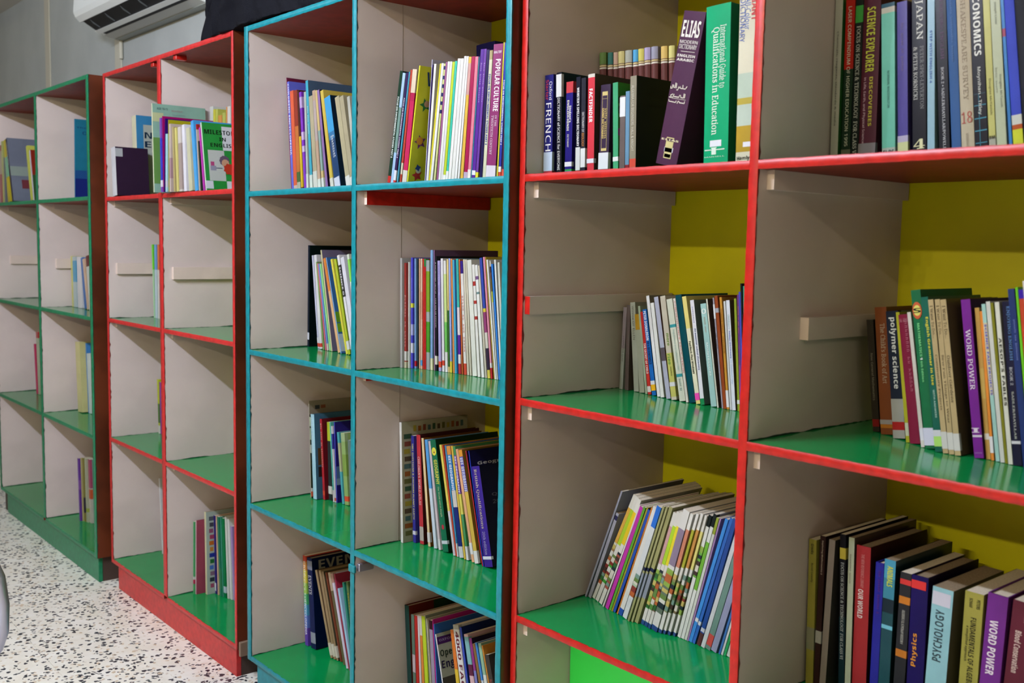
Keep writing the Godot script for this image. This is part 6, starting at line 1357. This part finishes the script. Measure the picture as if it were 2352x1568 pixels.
	bk("h", "blue hardback beside the fact book in bottom near bay of turquoise bookcase", g, -2.1107, 0.1332, -0.144, 0.009, 0.3528, 0.2399, -0.2322, "3e54bc", "1e2a62")
	bk("p", "teal topped paperback with pink lower spine in bottom near bay of turquoise bookcase", g, -2.0874, 0.1332, -0.144, 0.0183, 0.3404, 0.2451, -0.25, "d8b4bc", "", [[0.02, 0.24, "80b8c0"], [0.24, 0.33, "602244"]])
	bk("p", "magenta topped paperback with lilac lower spine in bottom near bay of turquoise bookcase", g, -2.0639, 0.1332, -0.144, 0.0113, 0.3371, 0.2427, -0.2532, "7e84cc", "2a2440", [[0, 0.26, "92348a"]])
	bk("p", "brown paperback with grey edge in bottom near bay of turquoise bookcase", g, -2.0395, 0.1332, -0.144, 0.0103, 0.3285, 0.2365, -0.2876, "8e6c3c", "")
	bk("p", "blue paperback in bottom row in bottom near bay of turquoise bookcase", g, -2.0247, 0.1332, -0.144, 0.0083, 0.336, 0.2419, -0.294, "4488d6", "", [[0.3, 0.5, "d0dce8"]])
	bk("p", "mint green paperback in bottom row in bottom near bay of turquoise bookcase", g, -2.0149, 0.1332, -0.144, 0.0123, 0.3375, 0.243, -0.28, "96c0a2", "", [[0.25, 0.45, "e0e8e4"], [0.45, 0.6, "48b068"]])
	bk("p", "ochre paperback in bottom row in bottom near bay of turquoise bookcase", g, -1.9892, 0.1332, -0.144, 0.005, 0.339, 0.2441, -0.3113, "d08c36", "")
	bk("p", "dark speckled book with red lettering in bottom near bay of turquoise bookcase", g, -1.983, 0.1332, -0.144, 0.017, 0.3163, 0.2277, -0.3076, "3e3a34", "", [], [], [["WILD BEASTS", "d", "c8584a", 0.2, 0.6, 0.5, 0.5, "x"]])

func books_d() -> void:
	var g := ""
	g = "books in the top far bay of the far red bookcase"
	bk("p", "cream book with blue lettered cover in top far bay of far red bookcase", g, -4.4587, 1.7044, -0.09, 0.0504, 0.3469, 0.2498, -0.0491, "d8d8b8", "4490c4")
	ct("N", 0.14, 0.27, 0.2, 0.275, "14304a")
	ct("E", 0.14, 0.25, 0.31, 0.385, "14304a")
	cp([[0.12, 1, 0.11, 1, "b8c0b8"]])
	bk("h", "white spined ledger with dark purple cover in top far bay of far red bookcase", g, -4.4001, 1.7054, 0.02, 0.0504, 0.2009, 0.1366, -0.083, "d6d6dc", "34263a")
	cp([[0, 0.22, 0.03, 0.2, "b8bcc0"]])
	g = "books in the top near bay of the far red bookcase"
	bk("m", "tall picture chart with pale green cover in top near bay of far red bookcase", g, -3.8563, 1.7054, 0.057, 0.01, 0.3303, 0.207, -0.0336, "d4dcbc", "94c0ae")
	ct("AGE 10-11", 0.08, 0.28, 0.04, 0.065, "4a6a68")
	ct("SCIENCE", 0.35, 0.56, 0.055, 0.075, "a87a80", "x")
	ct("WORKBOOK", 0.36, 0.61, 0.1, 0.12, "8aa0a0", "x")
	cp([[0, 0.13, 0.38, 0.9, "6a9a52"], [0, 0.2, 0.1, 0.2, "c8d0a0"]])
	bk("p", "purple and blue workbook with white label in top near bay of far red bookcase", g, -3.8016, 1.7054, 0.05, 0.0145, 0.2721, 0.1959, -0.0177, "8050b8", "", [[0.27, 0.84, "4046c8"]], [[0.84, 0.93, "dcdcea"]])
	bk("t", "magenta folder with open flap in top near bay of far red bookcase", g, -3.7862, 1.7054, 0.0472, 0.0033, 0.2782, 0.1972, -0.0099, "aa1a6e", "aa1a6e")
	bk("t", "indigo folder in top near bay of far red bookcase", g, -3.782, 1.7055, 0.0464, 0.0022, 0.2684, 0.1932, 0.0646, "341e78", "341e78")
	bk("p", "aqua paperback with white base in top near bay of far red bookcase", g, -3.7716, 1.7059, 0.0446, 0.0149, 0.2115, 0.1523, 0.0336, "aadce6", "", [[0.8, 0.92, "c8d0d8"]])
	bk("t", "yellow folder with black print in top near bay of far red bookcase", g, -3.7518, 1.7054, 0.041, 0.0026, 0.2625, 0.189, 0.0153, "b8b024", "b4ac22")
	ct("MACMILLAN", 0.45, 0.8, 0.03, 0.055, "3a3610")
	bk("p", "tattered pink cream paperback in top near bay of far red bookcase", g, -3.7458, 1.7055, 0.0398, 0.0151, 0.2469, 0.1778, 0.0065, "ccbcb4", "", [[0.5, 0.8, "b09098"]])
	bk("p", "beige paperback in top near bay of far red bookcase", g, -3.7184, 1.7054, 0.0348, 0.0134, 0.2346, 0.1689, -0.042, "bcac76", "")
	bk("t", "pale yellow booklet in top near bay of far red bookcase", g, -3.699, 1.7054, 0.0311, 0.0159, 0.2312, 0.1664, -0.062, "dcd480", "")
	bk("p", "white paperback with brown lettering in top near bay of far red bookcase", g, -3.6818, 1.7054, 0.0282, 0.0259, 0.2317, 0.1669, -0.0471, "d6cec6", "", [[0.25, 0.97, "b0a098"]])
	bk("p", "thick white paperback in top near bay of far red bookcase", g, -3.6514, 1.7054, 0.0232, 0.0221, 0.2388, 0.1719, -0.0626, "e6e6f0", "")
	bk("p", "tattered cream paperback in top near bay of far red bookcase", g, -3.619, 1.7054, 0.0178, 0.0291, 0.2259, 0.1626, -0.1044, "ceceae", "")
	bk("p", "bright blue paperback in top near bay of far red bookcase", g, -3.5814, 1.7044, 0.0114, 0.0232, 0.252, 0.1614, -0.1367, "4ea6e6", "")
	bk("t", "cream booklet with red top in top near bay of far red bookcase", g, -3.5573, 1.7044, 0.0073, 0.0066, 0.2379, 0.1573, -0.0963, "c8b8a8", "", [[0, 0.08, "a82a30"]])
	bk("t", "thin black booklet in top near bay of far red bookcase", g, -3.5469, 1.7044, 0.0054, 0.0071, 0.178, 0.1282, -0.1136, "2e3a2e", "")
	bk("t", "magenta booklet in top near bay of far red bookcase", g, -3.5315, 1.7044, 0.0027, 0.0102, 0.2263, 0.1527, -0.1512, "c444b6", "")
	bk("p", "green English textbook with checked cover in top near bay of far red bookcase", g, -3.5162, 1.7044, 0, 0.0089, 0.2451, 0.15, -0.1698, "c8dcc8", "2f9a44")
	cp([[0.49, 1, 0.04, 0.395, "e0e2ea"], [0.0, 0.18, 0.855, 0.97, "dfe0ec"], [0.52, 1, 0.85, 0.98, "e0e2ea"], [0.1, 0.51, 0.4, 0.85, "c8ccc8"], [0.15, 0.24, 0.57, 0.63, "b84a80"], [0.14, 0.28, 0.63, 0.7, "9a98b0"], [0.28, 0.44, 0.655, 0.67, "4a5a8a"]])
	cover_shape(0.5, 0.55, 0.02, 10, 0.9, "6a5a70", 0.0009)
	cover_shape(0.52, 0.585, 0.015, 10, 0.9, "d0a080", 0.0011)
	cover_shape(0.6, 0.67, 0.022, 8, 0.8, "c8402c", 0.0013)
	ct("MILESTONES", 0.05, 1.0, 0.1, 0.165, "141a14", "k")
	ct("IN", 0.41, 0.58, 0.205, 0.26, "141a14", "k")
	ct("ENGLISH", 0.18, 0.82, 0.295, 0.35, "141a14", "k")
	g = "books in the top near bay of the far red bookcase, rear row"
	bk("p", "small white book behind the textbook row in top near bay of far red bookcase", g, -3.8674, 1.705, -0.17, 0.0305, 0.3403, 0.245, 0.0212, "d8dcd4", "")
	bk("p", "small yellow book behind the textbook row in top near bay of far red bookcase", g, -3.8357, 1.7047, -0.17, 0.0169, 0.3283, 0.2364, 0.0203, "d8d44a", "")
	bk("p", "small olive yellow book behind the textbook row in top near bay of far red bookcase", g, -3.8137, 1.7048, -0.17, 0.0192, 0.3265, 0.2351, 0.0197, "c8cc60", "")
	bk("p", "small orange book behind the textbook row in top near bay of far red bookcase", g, -3.7913, 1.705, -0.17, 0.0326, 0.3007, 0.2165, 0.0191, "d89a4c", "")
	bk("p", "small green yellow book behind the textbook row in top near bay of far red bookcase", g, -3.7525, 1.7049, -0.17, 0.0263, 0.3075, 0.2214, 0.018, "b8c060", "")
	bk("p", "small peach book behind the textbook row in top near bay of far red bookcase", g, -3.7201, 1.7045, -0.17, 0.0087, 0.3271, 0.2355, 0.0171, "e09a54", "")
	bk("p", "small cream book behind the textbook row in top near bay of far red bookcase", g, -3.7084, 1.7048, -0.17, 0.0259, 0.3273, 0.2356, 0.0168, "e0dcd4", "")
	g = "books in the second far bay of the far red bookcase"
	bk("p", "pale green workbook with lime top in second far bay of far red bookcase", g, -4.4141, 1.1887, -0.1511, 0.0129, 0.3181, 0.229, -0.0457, "b0dcae", "", [[0, 0.34, "74d83a"]])
	bk("p", "white workbook with blue top in second far bay of far red bookcase", g, -4.4005, 1.1887, -0.1526, 0.0227, 0.3181, 0.229, -0.0046, "c0d4dc", "", [[0, 0.34, "6aa0d4"]])
	bk("p", "white workbook with orange top in second far bay of far red bookcase", g, -4.3768, 1.1888, -0.1552, 0.016, 0.3184, 0.2293, 0.0085, "dcd4c8", "", [[0, 0.34, "dc7a3c"]])
	bk("p", "navy workbook with tall rounded top in second far bay of far red bookcase", g, -4.3582, 1.1888, -0.1572, 0.0193, 0.3407, 0.2453, 0.0036, "2c2070", "")
	g = "books in the third far bay of the far red bookcase"
	bk("t", "lime booklet with dark green foot in third far bay of far red bookcase", g, -4.4558, 0.6699, -0.1814, 0.0184, 0.2421, 0.1743, -0.0471, "bcc82c", "", [[0.45, 0.8, "4a7a2a"], [0.85, 1, "d8dcd4"]])
	bk("t", "thin violet booklet in far red bookcase in third far bay of far red bookcase", g, -4.4364, 0.6699, -0.1824, 0.0221, 0.2317, 0.1668, -0.0317, "8a3f9a", "")
	g = "books in the bottom far bay of the far red bookcase"
	bk("t", "slim white booklet standing alone in bottom far bay of far red bookcase", g, -4.4359, 0.1266, -0.1818, 0.0156, 0.3392, 0.2442, -0.0837, "dce0e4", "")
	g = "books in the bottom near bay of the far red bookcase"
	bk("t", "thin emerald booklet with crimson label in bottom near bay of far red bookcase", g, -3.8508, 0.1268, -0.0778, 0.0085, 0.2954, 0.2127, 0.0299, "50b070", "", [[0.76, 0.8, "d4dcd8"], [0.8, 0.86, "bc2a58"]])
	bk("h", "pink hardback with rose cover in bottom near bay of far red bookcase", g, -3.841, 0.1268, -0.0834, 0.0084, 0.3006, 0.2044, 0.029, "dcc0c8", "a84c64")
	bk("p", "thick cream book with alphabet picture cover in bottom near bay of far red bookcase", g, -3.8172, 0.1266, -0.1159, 0.015, 0.3331, 0.2398, -0.0195, "dcdab0", "b4c4bc")
	cover_blocks()
	bk("p", "indigo book with white label in bottom near bay of far red bookcase", g, -3.7984, 0.1266, -0.1473, 0.0123, 0.3171, 0.2283, -0.0272, "32207c", "")
	spine_patch([[0.02, 0.9, 0.86, 0.96, "dfe0f0"]])
	bk("t", "peach and white booklet in bottom near bay of far red bookcase", g, -3.7801, 0.1266, -0.1497, 0.0073, 0.3202, 0.2305, -0.0427, "dcbc9e", "")
	bk("p", "dark green paperback in far red bookcase in bottom near bay of far red bookcase", g, -3.7649, 0.1266, -0.1518, 0.017, 0.3165, 0.2279, -0.063, "227e5e", "", [[0.65, 0.9, "3a8a60"]])
	bk("t", "thin jade booklet in bottom near bay of far red bookcase", g, -3.747, 0.1266, -0.1551, 0.0085, 0.3204, 0.2307, -0.0564, "44967e", "")
	bk("p", "emerald paperback with white foot label in bottom near bay of far red bookcase", g, -3.7378, 0.1266, -0.157, 0.017, 0.3169, 0.2282, -0.0534, "0f844a", "", [], [[0.86, 0.94, "b8ccd8"]])
	bk("p", "white paperback beside emerald one in bottom near bay of far red bookcase", g, -3.7175, 0.1266, -0.162, 0.0136, 0.3254, 0.2343, -0.0611, "dce0da", "")
	bk("p", "white paperback nearest red post in bottom near bay of far red bookcase", g, -3.6995, 0.1266, -0.1665, 0.0131, 0.32, 0.2304, -0.0698, "e4e6e4", "")
	bk("t", "thin mauve booklet behind red post in bottom near bay of far red bookcase", g, -3.6824, 0.1266, -0.1707, 0.0154, 0.2933, 0.2112, -0.0783, "a088c0", "")
	g = "books in the top far bay of the green bookcase"
	bk("p", "red brown patterned paperback in top far bay of green bookcase", g, -6.144, 1.7089, 0.028, 0.0515, 0.3112, 0.2241, 0.0064, "943834", "", [[0.1, 0.5, "a89a80"]])
	bk("t", "olive yellow booklet in top far bay of green bookcase", g, -6.0822, 1.7085, 0.028, 0.0323, 0.3304, 0.2379, -0.0237, "b0b866", "")
	bk("p", "grey paperback in top far bay of green bookcase", g, -6.0452, 1.7085, 0.028, 0.0251, 0.2426, 0.1747, -0.0382, "6e7478", "")
	bk("p", "yellow paperback leaning sideways in top far bay of green bookcase", g, -5.9837, 1.7085, 0.028, 0.038, 0.336, 0.2419, -0.1791, "c8b834", "", [[0.28, 0.6, "8ac09a"]])
	bk("p", "navy tale book with white lettering in top far bay of green bookcase", g, -5.9004, 1.7085, 0.028, 0.0281, 0.3504, 0.2523, -0.2991, "22263c", "7c8294", [], [], [["Tales of the Bible", "d", "d4d6dc", 0.06, 0.42, 0.5, 0.6, "R"]])
	cp([[0, 0.6, 0.45, 0.6, "98a8a0"], [0.2, 0.7, 0.66, 0.8, "7a3a44"]])
	bk("t", "thin pale lime booklet in top far bay of green bookcase", g, -5.5625, 1.7085, 0.028, 0.0244, 0.2822, 0.2032, -0.2336, "ccd060", "")
	bk("t", "white booklet with red cover in top far bay of green bookcase", g, -5.5197, 1.7085, 0.028, 0.0233, 0.2563, 0.1845, -0.2103, "d4d0dc", "94301f")
	cp([[0, 1, 0.5, 1, "3a5a34"]])
	g = "books in the top near bay of the green bookcase"
	bk("h", "tall blue picture book with sea cover in top near bay of green bookcase", g, -5.3229, 1.709, -0.111, 0.0094, 0.4005, 0.2723, 0.0457, "2c88ac", "2884a6")
	ct("The Two", 0.03, 0.42, 0.09, 0.11, "1a4a78")
	ct("Oceans", 0.13, 0.6, 0.145, 0.185, "1a4a78")
	cp([[0, 1, 0.62, 0.72, "2a5aa0"], [0, 1, 0.72, 1, "252f88"]])
	g = "books in the second near bay of the green bookcase"
	bk("p", "pale yellow paperback in second near bay of green bookcase", g, -5.3005, 1.1879, -0.0813, 0.0276, 0.25, 0.18, -0.0364, "d8d684", "")
	bk("p", "white and sky blue paperback in second near bay of green bookcase", g, -5.272, 1.1879, -0.0815, 0.0495, 0.2484, 0.1789, -0.0369, "bccdd2", "", [[0.08, 0.5, "5aa6cc"]])
	bk("p", "thick white paperback in green bookcase in second near bay of green bookcase", g, -5.2087, 1.1879, -0.0811, 0.0645, 0.2497, 0.1798, -0.0227, "dedce0", "")
	bk("t", "thin blue booklet in green bookcase in second near bay of green bookcase", g, -5.1035, 1.1879, -0.0782, 0.0304, 0.2472, 0.178, -0.1848, "3e74b8", "")
	bk("t", "thin orange white booklet in second near bay of green bookcase", g, -5.0428, 1.1879, -0.0707, 0.0266, 0.2449, 0.1764, -0.2253, "d8b89a", "")
	bk("p", "white paperback with maroon cap in second near bay of green bookcase", g, -4.9909, 1.1879, -0.0643, 0.0359, 0.2587, 0.1862, -0.1432, "ccd4cc", "", [[0, 0.2, "6e2c2c"]])
	g = "books in the third far bay of the green bookcase"
	bk("p", "raspberry pink paperback leaning sideways in third far bay of green bookcase", g, -5.9882, 0.6648, -0.0919, 0.0173, 0.2772, 0.1996, -0.1054, "c83464", "")
	bk("p", "grey green paperback with red cap in third far bay of green bookcase", g, -5.9699, 0.6648, -0.0966, 0.0418, 0.3461, 0.2492, -0.0489, "b4c4a4", "", [[0, 0.1, "b83a34"]])
	g = "books in the third near bay of the green bookcase"
	bk("p", "thick cream yellow paperback with torn spine in third near bay of green bookcase", g, -5.2717, 0.6648, -0.0903, 0.0668, 0.3495, 0.2517, -0.0678, "d4ce90", "")
	bk("t", "thin sky booklet in green bookcase in third near bay of green bookcase", g, -5.2035, 0.6648, -0.1181, 0.0126, 0.347, 0.2499, -0.0686, "4e94dc", "")
	bk("p", "pale aqua white paperback in third near bay of green bookcase", g, -5.1891, 0.6648, -0.1177, 0.0606, 0.2976, 0.2143, -0.0718, "d2e0e0", "")
	g = "books in the bottom near bay of the green bookcase"
	bk("p", "violet paperback in green bookcase in bottom near bay of green bookcase", g, -5.1901, 0.1315, -0.0609, 0.0169, 0.3127, 0.2251, -0.0468, "6a3aa0", "", [[0.35, 0.5, "8a5ab0"]])
	bk("t", "thin khaki booklet in bottom near bay of green bookcase", g, -5.1723, 0.1315, -0.0692, 0.0106, 0.3166, 0.2279, -0.0434, "bcb47c", "")
	bk("p", "olive brown paperback with black band in bottom near bay of green bookcase", g, -5.1608, 0.1315, -0.074, 0.0134, 0.3182, 0.2291, -0.0407, "8c8448", "", [[0.62, 0.86, "302a44"]])
	bk("p", "pale green grey paperback in bottom near bay of green bookcase", g, -5.1464, 0.1315, -0.0801, 0.0232, 0.3178, 0.2288, -0.0391, "b6bca0", "", [[0.78, 0.84, "a0b04a"]])
	bk("p", "rose topped white paperback in bottom near bay of green bookcase", g, -5.1223, 0.1315, -0.0894, 0.0267, 0.3165, 0.2279, -0.0387, "c6beb4", "", [[0, 0.45, "b05070"], [0.47, 0.62, "c85a34"]])
	bk("p", "teal paperback by green post in bottom near bay of green bookcase", g, -5.0948, 0.1315, -0.1, 0.037, 0.3172, 0.2284, -0.038, "50a08c", "")
